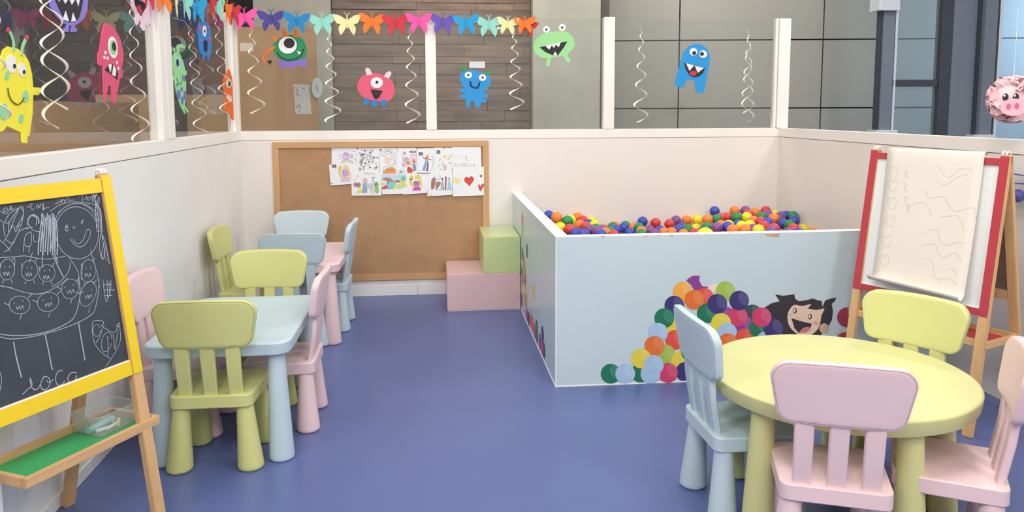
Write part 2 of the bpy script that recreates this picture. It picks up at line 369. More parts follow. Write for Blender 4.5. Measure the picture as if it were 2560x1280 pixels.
# ------------------------------------------------------------------ chairs
def yrear(x, z): return -.197-.17*(z-.5)+.02*(x/.19)**2
def make_chair():
    root = thing('childrens_chair', 'x', 'chair')
    b = MB(); slab(b, rrect(.150, .163, -.17, .13, .03, .055), [(.06, .250), (.003, .250), (0, .2535), (0, .2955), (.0025, .2995), (.006, .300), (.06, .3)], lambda x, y, z: (x, y, z)); b.build('seat', GREEN, root, True, angle=28)
    o2 = rrect(.163, .197, .487, .664, .042, .048, crown=.010)
    prof = [(.06, .030), (.008, .0298), (.004, .0285), (.001, .025), (0, .020), (0, .004), (.0012, .001), (.0042, 0), (.0048, .003), (.0062, .003), (.0068, -.0008), (.008, -.0012), (.06, -.0014)]
    b = MB(); slab(b, o2, prof, lambda x, z, y: (x, yrear(x, z)+y, z)); b.build('backrest', GREEN, root, True, angle=35)
    for x in (-.092, 0, .092):
        b = MB(); rs = []
        for z in (.292, .35, .42, .50):
            y = yrear(0, z)+.012 if z > .45 else -.158-.17*(z-.30); hw = .0245+.002*(z-.3)/.2; q = .004
            if z == .5: y = yrear(x, z)+.006
            rs.append([(x-hw+q, y, z), (x+hw-q, y, z), (x+hw, y+q, z), (x+hw, y+.018, z), (x+hw-q, y+.022, z), (x-hw+q, y+.022, z), (x-hw, y+.018, z), (x-hw, y+q, z)])
        b.rings(rs); b.build('slat', GREEN, root, True, angle=30)
    for sx in (-1, 1):
        for fy in (0, 1):
            bx, by = sx*.1325, (-.135, .112)[fy]; tx, ty = sx*.116, (-.128, .082)[fy]; b = MB(); rs = []
            for r, z in [(.030, 0), (.043, .001), (.048, .006), (.049, .012), (.0485, .02), (.040, .12), (.031, .252)]:
                t = z/.252; cx, cy = bx+(tx-bx)*t, by+(ty-by)*t
                rs.append([(cx+r*math.cos(a*math.pi/12), cy+r*math.sin(a*math.pi/12), z) for a in range(24)])
            b.rings(rs); b.build('leg', GREEN, root, True, angle=50)
    return root
CHM = {'g': GREEN, 'b': BLUE, 'p': PINK}
D = math.radians
chairs = [
 ('g', -.842, 3.028, -.6, 'lime green chair, back to us, at the near end of the pale blue table'),
 ('g', -.822, 3.640, 178, 'lime green chair facing us at the far end of the pale blue table'),
 ('p', -.684, 3.350, 90.5, 'pale pink chair on the aisle side of the pale blue table'),
 ('p', -1.056, 3.345, -91, 'pale pink chair against the left wall, half hidden by the yellow easel'),
 ('b', -.800, 4.560, 0, 'pale blue chair with its back to us at the near end of the pink table'),
 ('b', -.903, 5.150, 182, 'pale blue chair facing us at the far end of the pink table, before the corkboard'),
 ('b', -.708, 4.848, 89, 'pale blue chair seen edge-on at the aisle side of the pink table'),
 ('g', -1.088, 4.652, -91, 'lime green chair against the left wall beside the pink table'),
 ('b', 1.060, 2.442, -88.5, 'pale blue chair at the left of the round lime table'),
 ('p', 1.168, 2.090, -20.8, 'pale pink chair in front of the round lime table, its back to us'),
 ('p', 1.516, 2.080, 57.5, 'pale pink chair at the right edge, turned towards the round lime table'),
 ('g', 1.602, 2.481, 125, 'lime green chair behind the round table, in front of the red easel'),
]
proto = make_chair()
for i, (c, x, y, a, lab) in enumerate(chairs):
    o = proto if i == 0 else copy_tree(proto, None, CHM[c])
    o.location = (x, y, 0); o.rotation_euler = (0, 0, D(a)); tag(o, lab, 'chair', "children's plastic chairs")

# ------------------------------------------------------------------ tables
def cone_leg(root, mt, bx, by, tx, ty, H, rb=.049, rt=.031):
    b = MB(); rs = []
    for r, z in [(rb*.6, 0), (rb*.9, .001), (rb*.985, .006), (rb, .013), (rb*.985, .025), ((rb+rt)/2, H*.5), (rt, H)]:
        t = z/H; cx, cy = bx+(tx-bx)*t, by+(ty-by)*t
        rs.append([(cx+r*math.cos(a*math.pi/14), cy+r*math.sin(a*math.pi/14), z) for a in range(28)])
    b.rings(rs); b.build('leg', mt, root, True, angle=50)
def rect_table(x0, x1, y0, y1, mt, lab):
    cx, cy = (x0+x1)/2, (y0+y1)/2; hx, hy = (x1-x0)/2, (y1-y0)/2
    t = thing('childrens_table', lab, 'table', (cx, cy, 0), 0, "rectangular children's tables")
    b = MB(); slab(b, rrect(hx, hx, -hy, hy, .062, .062, n=4), [(.06, .430), (.006, .430), (.003, .434), (0, .474), (.003, .4785), (.007, .480), (.06, .48)], lambda x, y, z: (x, y, z)); b.build('tabletop', mt, t, True, angle=28)
    for sx in (-1, 1):
        for sy in (-1, 1): cone_leg(t, mt, sx*(hx-.052), sy*(hy-.055), sx*(hx-.062), sy*(hy-.066), .434)
rect_table(-1.105, -.557, 2.905, 3.675, BLUE, 'pale blue rectangular table in the foreground left, between green and pink chairs')
rect_table(-1.100, -.548, 4.400, 5.170, PINK, 'pale pink rectangular table at the back left, near the corkboard')
RC = V((1.343, 2.3725, 0))
t = thing('round_table', 'round lime green table in the right foreground', 'table', RC)
b = MB(); rs = []
for r, z in [(.30, .427), (.412, .427), (.4165, .4285), (.419, .433), (.4245, .468), (.4245, .4735), (.4225, .4775), (.418, .480), (.40, .480), (.2, .480), (.01, .480)]:
    rs.append([(r*math.cos(a*math.pi/48), r*math.sin(a*math.pi/48), z) for a in range(96)])
b.rings(rs); b.build('tabletop', LIME2, t, True, angle=24)
for a, r in ((204, .362), (276, .366), (132, .352), (348, .355), (60, .355)):
    q = V((math.cos(D(a)), math.sin(D(a)), 0)); cone_leg(t, LIME2, q.x*r, q.y*r, q.x*(r-.012), q.y*(r-.012), .43, .052, .034)

# ------------------------------------------------------------------ steps
def block(name, x0, x1, y0, y1, z0, z1, mt, lab):
    o = thing(name, lab, 'step', ((x0+x1)/2, (y0+y1)/2, z0)); hx, hy = (x1-x0)/2, (y1-y0)/2
    b = MB(); b.box(-hx, hx, -hy, hy, .004, z1-z0); b.build('body', mt, o, bevel=.003)
    b = MB(); b.box(-hx+.004, hx-.004, -hy+.004, hy-.004, 0, .005); b.build('base_edge', EDGE, o); return o
block('step_block', .080, .578, 5.09, YB-.0215, 0, .2525, mat('pink_laminate', (222, 188, 188), .25, .02, 2), 'pink laminate step block on the floor beside the ball pit')
block('step_block', .328, .578, 5.09, YB-.0215, .2527, .504, mat('green_laminate', (198, 212, 150), .25, .02, 2), 'light green laminate step block stacked on the pink one')

# ------------------------------------------------------------------ ball pit
PX, PY, PH = .582, 3.60, .749
pit = thing('ball_pit', 'pale blue ball pit enclosure with printed ball mural, against the back right corner', 'ball pit', (PX, PY, 0))
def pit_part(name, mt, x0, x1, y0, y1, z0, z1, bev=0): b = MB(); b.box(x0-PX, x1-PX, y0-PY, y1-PY, z0, z1); return b.build(name, mt, pit, bevel=bev)
pit_part('side_panel', PITB, PX, PX+.064, PY+.0505, YB-.001, .006, PH-.005)
pit_part('front_panel', PITB, PX, XR-.003, PY, PY+.05, .006, PH-.005)
pit_part('corner_edge', EDGE, PX-.0012, PX+.003, PY-.0012, PY+.003, .006, PH-.006)
pit_part('top_edge', EDGE, PX-.001, PX+.065, PY-.001, YB-.001, PH-.005, PH, .0015)
pit_part('top_edge', EDGE, PX+.0655, XR-.003, PY-.001, PY+.051, PH-.005, PH, .0015)
pit_part('bottom_edge', EDGE, PX-.002, PX+.064, PY-.002, YB-.001, 0, .006)
pit_part('bottom_edge', EDGE, PX+.0645, XR-.003, PY-.002, PY+.05, 0, .006)
pit_part('pit_base', mat('pit_floor', (120, 120, 130), .8, .05), PX+.064, XR-.003, PY+.05, YB-.002, 0, .02)
CHIP = mat('bare_chipboard', (196, 158, 116), .8, .1)
pf = Plane((0, PY, 0), (0, -1, 0)); b = MB(); cz = crop(3.5556, 1340, 480)
for pts in ([(2030, 372), (2170, 366), (2160, 392), (2130, 398), (2060, 386)], [(580, 388), (610, 387), (605, 396), (588, 396)], [(950, 386), (1005, 384), (985, 393), (960, 392)], [(1075, 383), (1115, 382), (1100, 389)], [(1180, 382), (1228, 380), (1215, 388), (1190, 388)]):
    pf.shape(b, [(x, y+1.0) for x, y in cz(pts)], .0006, .0004)
o = b.build('chipped_edge', CHIP, pit); o.matrix_parent_inverse = Matrix.Translation((-PX, -PY, 0))
# printed mural (flat vinyl print)
MC = {'N': (62, 56, 112), 'G': (36, 116, 84), 'D': (62, 78, 74), 'L': (160, 186, 80), 'Y': (222, 204, 70), 'O': (222, 112, 52), 'A': (236, 168, 70), 'R': (222, 82, 66), 'K': (204, 66, 104), 'P': (136, 66, 138), 'B': (164, 192, 220), 'C': (164, 52, 74), 'W': (222, 160, 60)}
mm, mi = [], {}
def mslot(rgb):
    if rgb not in mi: mi[rgb] = len(mm); mm.append(mat('print_%02x%02x%02x' % rgb, rgb, .35, 0))
    return mi[rgb]
b = MB(); cm = crop(3.7647, 1480, 640); lay = [0.0004]
def disc(u, v, c, r=93, hl=True):
    col = MC[c]; lay[0] += .00002; pf.shape(b, cm(ell(u, v, r, r, n=30)), lay[0], .0001, mslot(col))
    if hl:
        li = tuple(min(255, int(x*.86+32)) for x in col); lay[0] += .00002
        c2, r2 = (u+r*.78, v-r*.34), r*.86; rr = r*.965
        e = [p for p in ell(*c2, r2, n=60) if math.hypot(p[0]-u, p[1]-v) < rr]+[p for p in ell(u, v, rr, n=60) if math.hypot(p[0]-c2[0], p[1]-c2[1]) < r2]
        mx_, my_ = sum(p[0] for p in e)/len(e), sum(p[1] for p in e)/len(e)
        pf.shape(b, cm(sorted(e, key=lambda p: math.atan2(p[1]-my_, p[0]-mx_))), lay[0], .0001, mslot(li))
def mpoly(pts, rgb, sm=True): lay[0] += .00002; pf.shape(b, cm(spline(pts, 4) if sm else pts), lay[0], .0001, mslot(rgb))
mpoly([(885, 232), (915, 205), (950, 185), (1015, 185), (1010, 235), (1040, 285), (1095, 290), (1060, 330), (960, 320), (930, 270)], MC['P'], False)
mpoly([(1095, 285), (1150, 262), (1185, 262), (1180, 330), (1130, 340)], (236, 214, 198), False)
for a in [(1055, 395, 'R'), (1510, 550, 'D'), (1250, 565, 'P'), (1430, 655, 'P'), (780, 690, 'Y'), (780, 790, 'R'), (1830, 790, 'W'), (690, 925, 'L'), (840, 985, 'Y'), (930, 900, 'G'), (1000, 700, 'B'), (1000, 830, 'K'), (1100, 900, 'L'), (460, 1100, 'G'), (880, 1090, 'N'), (1010, 1080, 'O'), (1180, 1085, 'L'), (1372, 570, 'K'), (1257, 332, 'L'), (1385, 420, 'N'), (855, 337, 'A'), (962, 412, 'O'), (775, 467, 'N'), (680, 585, 'G'), (1080, 540, 'G'), (1178, 450, 'N'), (1215, 630, 'Y'), (622, 722, 'B'), (1272, 720, 'B'), (1440, 775, 'R'), (1570, 680, 'G'), (1640, 800, 'B'), (1275, 820, 'O'), (1400, 930, 'Y'), (1530, 900, 'K'), (1700, 890, 'G'), (1870, 900, 'O'), (587, 845, 'O'), (462, 965, 'Y')]: disc(*a)
# girl's face
HAIR, SKIN, SKD = (58, 52, 54), (226, 196, 172), (204, 166, 142)
mpoly([(1625, 485), (1690, 445), (1768, 425), (1725, 362), (1800, 375), (1905, 360), (1910, 400), (1945, 425), (2010, 418), (2080, 400), (2130, 418), (2162, 422), (2168, 490), (2160, 760), (1900, 760), (1720, 720), (1670, 600)], HAIR, False)
mpoly([(2165, 490), (2195, 418), (2250, 400), (2298, 390), (2285, 425), (2255, 450), (2268, 520), (2258, 600), (2225, 660), (2160, 720), (2140, 620)], HAIR, False)
mpoly([(2050, 740), (2130, 700), (2165, 725), (2130, 758), (2060, 765)], HAIR, False)
mpoly([(1905, 460), (1980, 470), (2060, 455), (2110, 490), (2185, 492), (2160, 560), (2145, 640), (2115, 700), (2050, 745), (1960, 745), (1890, 700), (1850, 640), (1840, 560), (1862, 500)], SKIN)
mpoly([(2030, 495), (2065, 455), (2110, 460), (2165, 470), (2180, 495), (2110, 508)], HAIR, False)
disc(2185, 680, 'B', 46, False); mm_last = ell(2185, 680, 46, 46); mpoly(mm_last, SKD, False)
mpoly([(1876, 583), (1960, 612), (2070, 638), (2050, 690), (1990, 722), (1945, 722), (1905, 680)], HAIR, False)
mpoly([(1955, 720), (1985, 680), (2035, 668), (2055, 690), (2010, 722)], (206, 120, 122))
for x, y, r_ in ((1910, 517, .15), (2052, 572, .15)):
    mpoly(ell(x, y, 18, 26, r_), HAIR, False); mpoly(ell(x-2, y-1, 9, 16, r_), (240, 238, 230), False); mpoly(ell(x+3, y+5, 5, 7), HAIR, False)
mpoly(ell(1867, 553, 13, 10, .3), SKD, False); mpoly(ell(2105, 632, 24, 15, .3), SKD, False)
lay[0] += .00002; pf.stroke(b, cm(spline([(1925, 565), (1935, 583), (1955, 586), (1975, 578)], 4, False)), .0035, lay[0], mslot(SKD))
mpoly([(2290, 735), (2310, 735), (2365, 680), (2340, 668)], (206, 190, 186), False)
for a in [(1707, 683, 'N'), (1597, 577, 'K'), (2400, 577, 'C'), (2385, 810, 'C'), (715, 1100, 'K'), (550, 1110, 'B'), (582, 1025, 'B'), (176, 1108, 'G'), (313, 1108, 'B')]: disc(*a)
o = b.build('front_mural', mm, pit); o.matrix_parent_inverse = Matrix.Translation((-PX, -PY, 0)); o['label'] = 'printed mural of coloured balls and a laughing dark-haired girl'
mm, mi = [], {}; b = MB(); ps = Plane((PX, 0, 0), (-1, 0, 0)); cs = crop(2.4625, 1080, 460); off = .0004
for u, v, c in [(557, 222, 'O'), (557, 280, 'L'), (585, 412, 'D'), (557, 430, 'D'), (566, 480, 'R'), (571, 530, 'O'), (554, 545, 'G'), (556, 590, 'R'), (573, 600, 'N'), (565, 560, 'L'), (580, 650, 'Y'), (553, 650, 'Y'), (571, 705, 'O'), (580, 725, 'L'), (553, 715, 'N'), (625, 665, 'Y'), (584, 800, 'K'), (595, 828, 'N'), (608, 838, 'O'), (618, 862, 'O'), (645, 885, 'G'), (632, 905, 'R'), (646, 935, 'G'), (681, 925, 'N'), (665, 970, 'P'), (690, 1025, 'D'), (678, 1003, 'K')]:
    p = ps.pt(cs([(u, v)])[0]); off += .00003; r = .046 if v > 300 else .05
    ring = [V((PX-off, p.y+r*math.cos(t*2*math.pi/24), max(.008, p.z+r*math.sin(t*2*math.pi/24)))) for t in range(24)]
    if p.y+r < YB-.01:
        b = MB(); b.add(ring, [tuple(range(24))]); mslot(MC[c]); o = b.build('printed_ball', mat('print_%02x%02x%02x' % MC[c], MC[c], .35, 0), pit); o.matrix_parent_inverse = Matrix.Translation((-PX, -PY, 0))
# balls
BR = .038
BC = {'B': ('blue', (58, 74, 178)), 'O': ('orange', (236, 130, 48)), 'G': ('green', (36, 134, 70)), 'Y': ('yellow', (240, 222, 40)), 'R': ('red', (212, 62, 66)), 'P': ('purple', (128, 78, 142))}
BM = {c: mat('ball_'+n, rgb, .38, .01, 30) for c, (n, rgb) in BC.items()}
bl = [(113,208,'B'),(184,228,'O'),(305,250,'Y'),(280,260,'G'),(370,225,'O'),(415,255,'R'),(490,262,'Y'),(215,318,'Y'),(298,335,'R'),(390,295,'O'),(470,288,'B'),(520,295,'Y'),(440,310,'R'),(355,370,'B'),(425,380,'B'),(480,337,'P'),(545,352,'P'),(585,338,'P'),(530,328,'G'),(615,330,'O'),(580,380,'B'),(620,365,'O'),(690,385,'R'),(655,352,'G'),(695,303,'O'),(680,312,'G'),(665,335,'B'),(712,340,'B'),(795,300,'G'),(781,318,'B'),(868,318,'O'),(835,365,'B'),(938,375,'G'),(915,318,'G'),(938,352,'O'),(948,262,'B'),(1004,340,'P'),(1050,370,'P'),(1105,345,'B'),(1063,275,'R'),(1186,285,'R'),(1245,253,'P'),(1140,362,'O'),(1205,362,'O'),(1268,335,'B'),(1300,315,'B'),(1312,378,'O'),(1348,335,'G'),(1340,252,'O'),(1435,250,'Y'),(1425,328,'Y'),(1410,370,'R'),(1490,350,'B'),(1505,392,'Y'),(1520,318,'G'),(1524,248,'O'),(1606,244,'G'),(1588,170,'B'),(1606,318,'P'),(1645,300,'O'),(1695,228,'R'),(1640,232,'R'),(1712,300,'Y'),(1705,312,'B'),(1750,340,'O'),(1800,298,'B'),(1830,308,'Y'),(1858,338,'O'),(1900,300,'Y'),(1780,228,'G'),(1766,168,'O'),(1862,168,'P'),(1890,200,'R'),(1874,226,'Y'),(1935,262,'O'),(1947,185,'O'),(2042,170,'R'),(2005,224,'G'),(1995,268,'R'),(2025,305,'R'),(1978,342,'Y'),(2060,208,'P'),(2130,206,'Y'),(2112,238,'O'),(2115,330,'R'),(2095,352,'P'),(2170,225,'P'),(2175,218,'B'),(2228,212,'B'),(2285,215,'G'),(2295,255,'B'),(2195,282,'B'),(2254,295,'G'),(2240,368,'P'),(2370,330,'Y'),(2335,372,'B'),(2460,368,'O'),(2060,275,'B'),(1930,335,'P'),(2290,330,'R')]
bx0, bx1, by0, by1 = PX+.064+BR, XR-BR, PY+.05+BR, YB-BR-.004
def sky(u): return min(v for uu, v, c in bl if abs(uu-u) < 75)
pos = []
for u, v, c in bl:
    px, py = cz([(u, v)])[0]; y = 5.545-(v-sky(u))*.0050-max(0, (u-1500)/1000)*.35
    if (u, v) == (1505, 392): y = 3.80
    if u < 320 and u > 120: y = min(y, 4.9)
    pos.append([px, py, y])
def P3(q): return ony(*q)
for it in range(260):
    pts = [P3(q) for q in pos]; mv = 0
    for i in range(len(pos)):
        for j in range(i):
            d = pts[i]-pts[j]; L = d.length
            if L < 2*BR-.001:
                s = (2*BR-L)*.35+.0006; mv += 1
                near, far = (i, j) if bl[i][1] > bl[j][1] or (bl[i][1] == bl[j][1] and i > j) else (j, i)
                pos[near][2] -= s*.8; pos[far][2] += s*.5
    for q in pos:
        p = P3(q); q[2] = min(q[2], by1)
        if p.x > bx1: q[2] -= .01
    if not mv: break
bpts = [P3(q) for q in pos]
cnt = {}; ordn = ['first', 'second', 'third', 'fourth', 'fifth', 'sixth', 'seventh', 'eighth', 'ninth', 'tenth', 'eleventh', 'twelfth', 'thirteenth', 'fourteenth', 'fifteenth', 'sixteenth', 'seventeenth', 'eighteenth', 'nineteenth', 'twentieth', 'twenty-first', 'twenty-second', 'twenty-third', 'twenty-fourth', 'twenty-fifth']
def sphere(b, c, r, nu=16, nv=8, mi=0):
    vs = [(c[0], c[1], c[2]+r)]; fs = []
    for j in range(1, nv):
        t = math.pi*j/nv
        for i in range(nu): a = 2*math.pi*i/nu; vs.append((c[0]+r*math.sin(t)*math.cos(a), c[1]+r*math.sin(t)*math.sin(a), c[2]+r*math.cos(t)))
    vs.append((c[0], c[1], c[2]-r)); n = len(vs)-1
    for i in range(nu):
        k2 = (i+1) % nu; fs.append((0, 1+i, 1+k2)); fs.append((n, 1+(nv-2)*nu+k2, 1+(nv-2)*nu+i))
        for j in range(nv-2): fs.append((1+j*nu+i, 1+(j+1)*nu+i, 1+(j+1)*nu+k2, 1+j*nu+k2))
    b.add(vs, fs, mi)
bproto = {}
for c in BC:
    b = MB(); sphere(b, (0, 0, 0), BR, 28, 16); o = b.build('plastic_ball', BM[c], None, True, angle=180); bproto[c] = o
used = set()
for i in sorted(range(len(bl)), key=lambda i: bl[i][0]):
    c = bl[i][2]; n = BC[c][0]; cnt[c] = cnt.get(c, 0)+1
    if c in used: o = bproto[c].copy(); C.objects.link(o)
    else: o = bproto[c]; used.add(c)
    o.location = bpts[i]
    if bl[i][:2] == (1505, 392): o.scale = (1.2,)*3
    tag(o, '%s plastic ball in the pit, the %s %s one counted from the left' % (n, ordn[cnt[c]-1], n), 'ball', 'plastic balls in the pit')
# the balls hidden below those in view, one bed
b = MB(); st = 2*BR*1.0; row = 0; rng = random.Random(3); cl = 'BOGYRP'
def surf(x, y):
    ws = 0; zs = 0
    for p in bpts:
        d2 = (p.x-x)**2+(p.y-y)**2; ww = 1/(d2+.004)**2; ws += ww; zs += ww*p.z
    z = zs/ws
    return min(z-.062, CH-(CH-PH)*(y+.03)/(PY+.06)-.05)
y = by0
while y < by1:
    x = bx0+(BR if row % 2 else 0)
    while x < bx1:
        for dz in (0, -.068):
            jx, jy = rng.uniform(-.004, .004), rng.uniform(-.004, .004); zz = surf(x, y)+dz+rng.uniform(-.006, .002); c0 = V((x+jx+(BR if dz else 0)*.8, y+jy, zz))
            if c0.x > bx1: continue
            dmin = min((p-c0).length for p in bpts)
            if dmin < 2*BR-.012: c0.z -= (2*BR-dmin)
            sphere(b, c0, BR*.99, 12, 6, rng.randrange(6))
        x += st
    y += st*.88; row += 1
tag(b.build('ball_bed', [BM[c] for c in cl], None, True, angle=180), 'bed of mixed coloured plastic balls filling the pit below the top ones', 'balls', None, 'stuff')

# ------------------------------------------------------------------ easels
def easel(name, lab, ax, ay, th, W, D1, D2, H, tb, rail, paint, panel, traymat, tr_x, tr_z, tr_y):
    w = V((math.cos(th), math.sin(th), 0)); mid = V((ax, ay, 0))-w*(W/2)
    root = thing(name, lab, 'easel', mid, th)
    Lf = math.hypot(D1, H); fn_ = V((0, -H/Lf, D1/Lf)); Lr = math.hypot(D2, H); rn = V((0, H/Lr, D2/Lr))
    f = lambda x, t, n=0: V((x, -D1*t, H*(1-t)))+fn_*n
    r = lambda x, t, n=0: V((x, D2*t, H*(1-t)))+rn*n
    lwid = .040
    for sx in (-1, 1):
        x = sx*W/2
        def slabp(fnc, x0, x1, t0, t1, n0, n1): 
            b = MB(); b.hexa([fnc(x0, t1, n0), fnc(x1, t1, n0), fnc(x1, t1, n1), fnc(x0, t1, n1), fnc(x0, t0, n0), fnc(x1, t0, n0), fnc(x1, t0, n1), fnc(x0, t0, n1)]); return b
        b = slabp(f, x-lwid/2, x+lwid/2, 0, 1, -.014, .010); b.build('leg', BEECH, root, bevel=.002)
        b = slabp(f, x-lwid/2+.002, x+lwid/2-.002, 0.003, tb, .010, .013); b.build('painted_post', paint, root, bevel=.001)
        b = slabp(r, x-lwid/2, x+lwid/2, 0.0, 1, -.010, .012); b.build('leg', BEECH, root, bevel=.002)
        b = MB(); pts = [V((x-.012*sx, .016*math.cos(a)+.006, H+.004+.012*math.sin(a))) for a in [i*math.pi/8 for i in range(9)]]
        b.tube(pts, .004, 0, 6); b.tube([p+V((.016*sx, 0, 0)) for p in pts], .004, 0, 6); b.build('hinge', EDGE, root, True)
    for t0, t1 in ((.010, .010+rail/Lf), (tb-rail/Lf, tb)):
        b = slabp(f, -W/2+lwid/2, W/2-lwid/2, t0, t1, -.010, .008); b.build('rail', BEECH, root)
        b = slabp(f, -W/2+lwid/2+.001, W/2-lwid/2-.001, t0+.001, t1-.001, .008, .011); b.build('painted_rail', paint, root)
    b = slabp(f, -W/2+lwid/2, W/2-lwid/2, .010+rail/Lf, tb-rail/Lf, -.006, .002); b.build('writing_board', panel, root)
    b = slabp(r, -W/2+lwid/2, W/2-lwid/2, .03, .50, -.002, .004); b.build('back_board', mat('hardboard_back', (120, 100, 86), .7, .06), root)
    b = slabp(r, -W/2+lwid/2, W/2-lwid/2, .50, .535, -.009, .010); b.build('rail', BEECH, root)
    b = slabp(f, -W/2+lwid/2, W/2-lwid/2, tb-rail/Lf-.0035, tb-rail/Lf, .002, .007); b.build('board_trim', EDGE, root)
    # tray
    x0, x1 = tr_x; y0, y1 = tr_y; z = tr_z; tk = .016
    for nm, a in (('tray_rail', (x0, x1, y0, y0+tk, z-.03, z)), ('tray_rail', (x0, x1, y1-tk, y1, z-.03, z)), ('tray_end', (x0, x0+tk, y0+tk, y1-tk, z-.03, z)), ('tray_end', (x1-tk, x1, y0+tk, y1-tk, z-.03, z))):
        b = MB(); b.box(*a); b.build(nm, BEECH_H, root, bevel=.002)
    b = MB(); b.box(x0+tk, x1-tk, y0+tk, y1-tk, z-.028, z-.022); b.build('tray_bottom', traymat, root)
    return root, f, fn_, w, mid, tb, Lf
BEECH_H = mat('beech_wood_rail', (212, 170, 120), .45, .1, 24, .1, 90, stretch=(.12, 1.5, 1.5))
thL = D(64); WL = .52
eL, fL, nL, wL, midL, tbL, LfL = easel('chalkboard_easel', 'yellow framed chalkboard easel on wooden legs in the left foreground', -1.0534, 2.5586, thL, WL, .1635, .2475, 1.157, .557, .046, YEL, BOARD, mat('green_tray', (52, 158, 92), .5, .03), (WL/2-.42, WL/2+.055), .355, (-.127, .085))
thR = -1.1474; WR = .588
eR, fR, nR, wR, midR, tbR, LfR = easel('paper_easel', 'red framed easel with a paper sheet, at the right in front of the ball pit', 2.3446, 2.9119, thR, WR, .1688, .2374, 1.1626, .57, .030, RED, WHITEB, mat('red_tray', (196, 60, 66), .5, .03), (-WR/2-.03, WR/2+.03), .40, (-.115, .13))
def wpt(th, mid, p): c, s = math.cos(th), math.sin(th); return V((mid.x+p.x*c-p.y*s, mid.y+p.x*s+p.y*c, p.z))
nLw = wpt(thL, V((0, 0, 0)), nL); PLb = Plane(wpt(thL, midL, fL(0, .3, .002)), nLw)
# chalk drawing on the left board
ca, cb = crop(5.1212, 0, 470), crop(4, 0, 700)
ST = []   # (points, width)
def sa(pts, wd=.0032, sm=True): ST.append((ca(spline(pts, 5, False) if sm else pts), wd))
def sb(pts, wd=.0032, sm=True): ST.append((cb(spline(pts, 5, False) if sm else pts), wd))
# head
sa(spline(ell(985, 575, 275, 335, -.12, 26), 2)+[], .0034, False)
for q in ([(640, 300), (760, 220), (900, 180), (1060, 185), (1200, 210), (1270, 215)], [(720, 370), (800, 270), (920, 205), (1050, 200), (1160, 250), (1240, 330), (1270, 420)], [(740, 320), (860, 230), (1000, 195), (1120, 240), (1200, 320), (1250, 430)]): sa(q)
for x0 in (1225, 1250, 1275, 1290): sa([(1180+(x0-1225)*1.2, 60), (1215, 150), (x0, 300), (x0+10, 480), (x0+20, 560)], .0045)
sa([(1300, 560), (1275, 700), (1285, 850), (1320, 915), (1335, 800), (1310, 640), (1300, 570)]); sa([(1310, 600), (1350, 720), (1375, 850), (1405, 975)], .0045); sa([(1330, 700), (1300, 850), (1315, 910)]); sa([(1355, 740), (1340, 880), (1390, 925), (1360, 760)])
for i in range(9):
    x0 = 540+i*20; sa([(x0+8, 320+(i % 3)*30), (x0-20+i*6, 500), (x0-45+i*10, 700), (x0-50+i*10, 860-(i % 2)*40)], .0062)
sa([(640, 340), (640, 600), (680, 850), (740, 1000), (810, 1140)], .005); sa([(690, 330), (690, 600), (700, 820), (740, 960)], .005); sa([(530, 330), (550, 620), (540, 900), (545, 1020)], .004)
sa(ell(855, 525, 18, 28, n=12), .004, False); sa(ell(855, 490, 14, 16, n=10), .004, False); sa([(930, 490), (945, 520), (960, 492)]); sa([(1070, 410), (1040, 430), (1060, 435), (1038, 460)], .004)
sa([(900, 650), (950, 720), (1020, 755), (1090, 720), (1150, 620), (1155, 550), (1125, 530), (1100, 560), (1070, 650), (1020, 710), (970, 700), (930, 655)])
# heart, small figure
sa([(0, 410), (50, 445), (110, 440), (180, 340), (240, 260), (290, 240), (300, 330), (270, 470), (210, 620), (130, 760), (90, 800), (50, 820)]); sa([(130, 810), (80, 740), (0, 670)]); sa([(50, 690), (120, 560), (180, 400), (240, 270)]); sa([(40, 460), (60, 620)]); sa([(120, 430), (110, 560), (170, 480), (200, 560), (250, 460)]); sa([(60, 440), (120, 330), (230, 260)]); sa([(80, 660), (140, 710), (190, 690)]); sa([(260, 250), (300, 330), (200, 520)])
sa(ell(415, 430, 62, 75, n=16)[4:]+[(460, 480)], .004, False); sa([(350, 470), (370, 380), (430, 345), (490, 390), (495, 460)], .006); sa([(240, 560), (310, 520), (380, 510), (430, 545), (500, 560)]); sa([(300, 515), (360, 525)]); sa([(400, 560), (330, 600), (305, 720), (300, 825)]); sa([(400, 570), (400, 700), (375, 760), (370, 830)]); sa([(305, 715), (340, 750), (385, 745)]); sa([(430, 590), (430, 670), (480, 690), (540, 640)])
# lettering "es toy un poku"
sa([(0, 300), (40, 310), (90, 280), (85, 255), (50, 265), (40, 320), (80, 325), (120, 280), (135, 225), (145, 270), (130, 285), (185, 260)]); sa([(345, 245), (390, 235), (400, 185), (395, 250), (410, 275), (440, 265)]); sa([(375, 212), (430, 205)]); sa([(470, 220), (465, 250), (490, 255), (490, 220), (470, 220)]); sa([(495, 215), (505, 250), (530, 200), (545, 240), (545, 280), (560, 265), (630, 245)]); sa([(555, 190), (560, 290)])
sa([(700, 205), (730, 190), (740, 135), (735, 185), (765, 185), (785, 130), (785, 190), (815, 140), (830, 180), (870, 115), (880, 165), (905, 155), (940, 155)]); sa([(1010, 120), (1045, 85), (1055, 180)]); sa([(1045, 110), (1085, 80), (1110, 110), (1080, 150)]); sa([(1130, 115), (1110, 140), (1140, 155), (1160, 120), (1130, 115)]); sa([(1175, 70), (1185, 190)]); sa([(1230, 60), (1185, 120), (1215, 175)]); sa([(1215, 130), (1225, 175), (1250, 165), (1265, 110), (1270, 185), (1240, 195)])
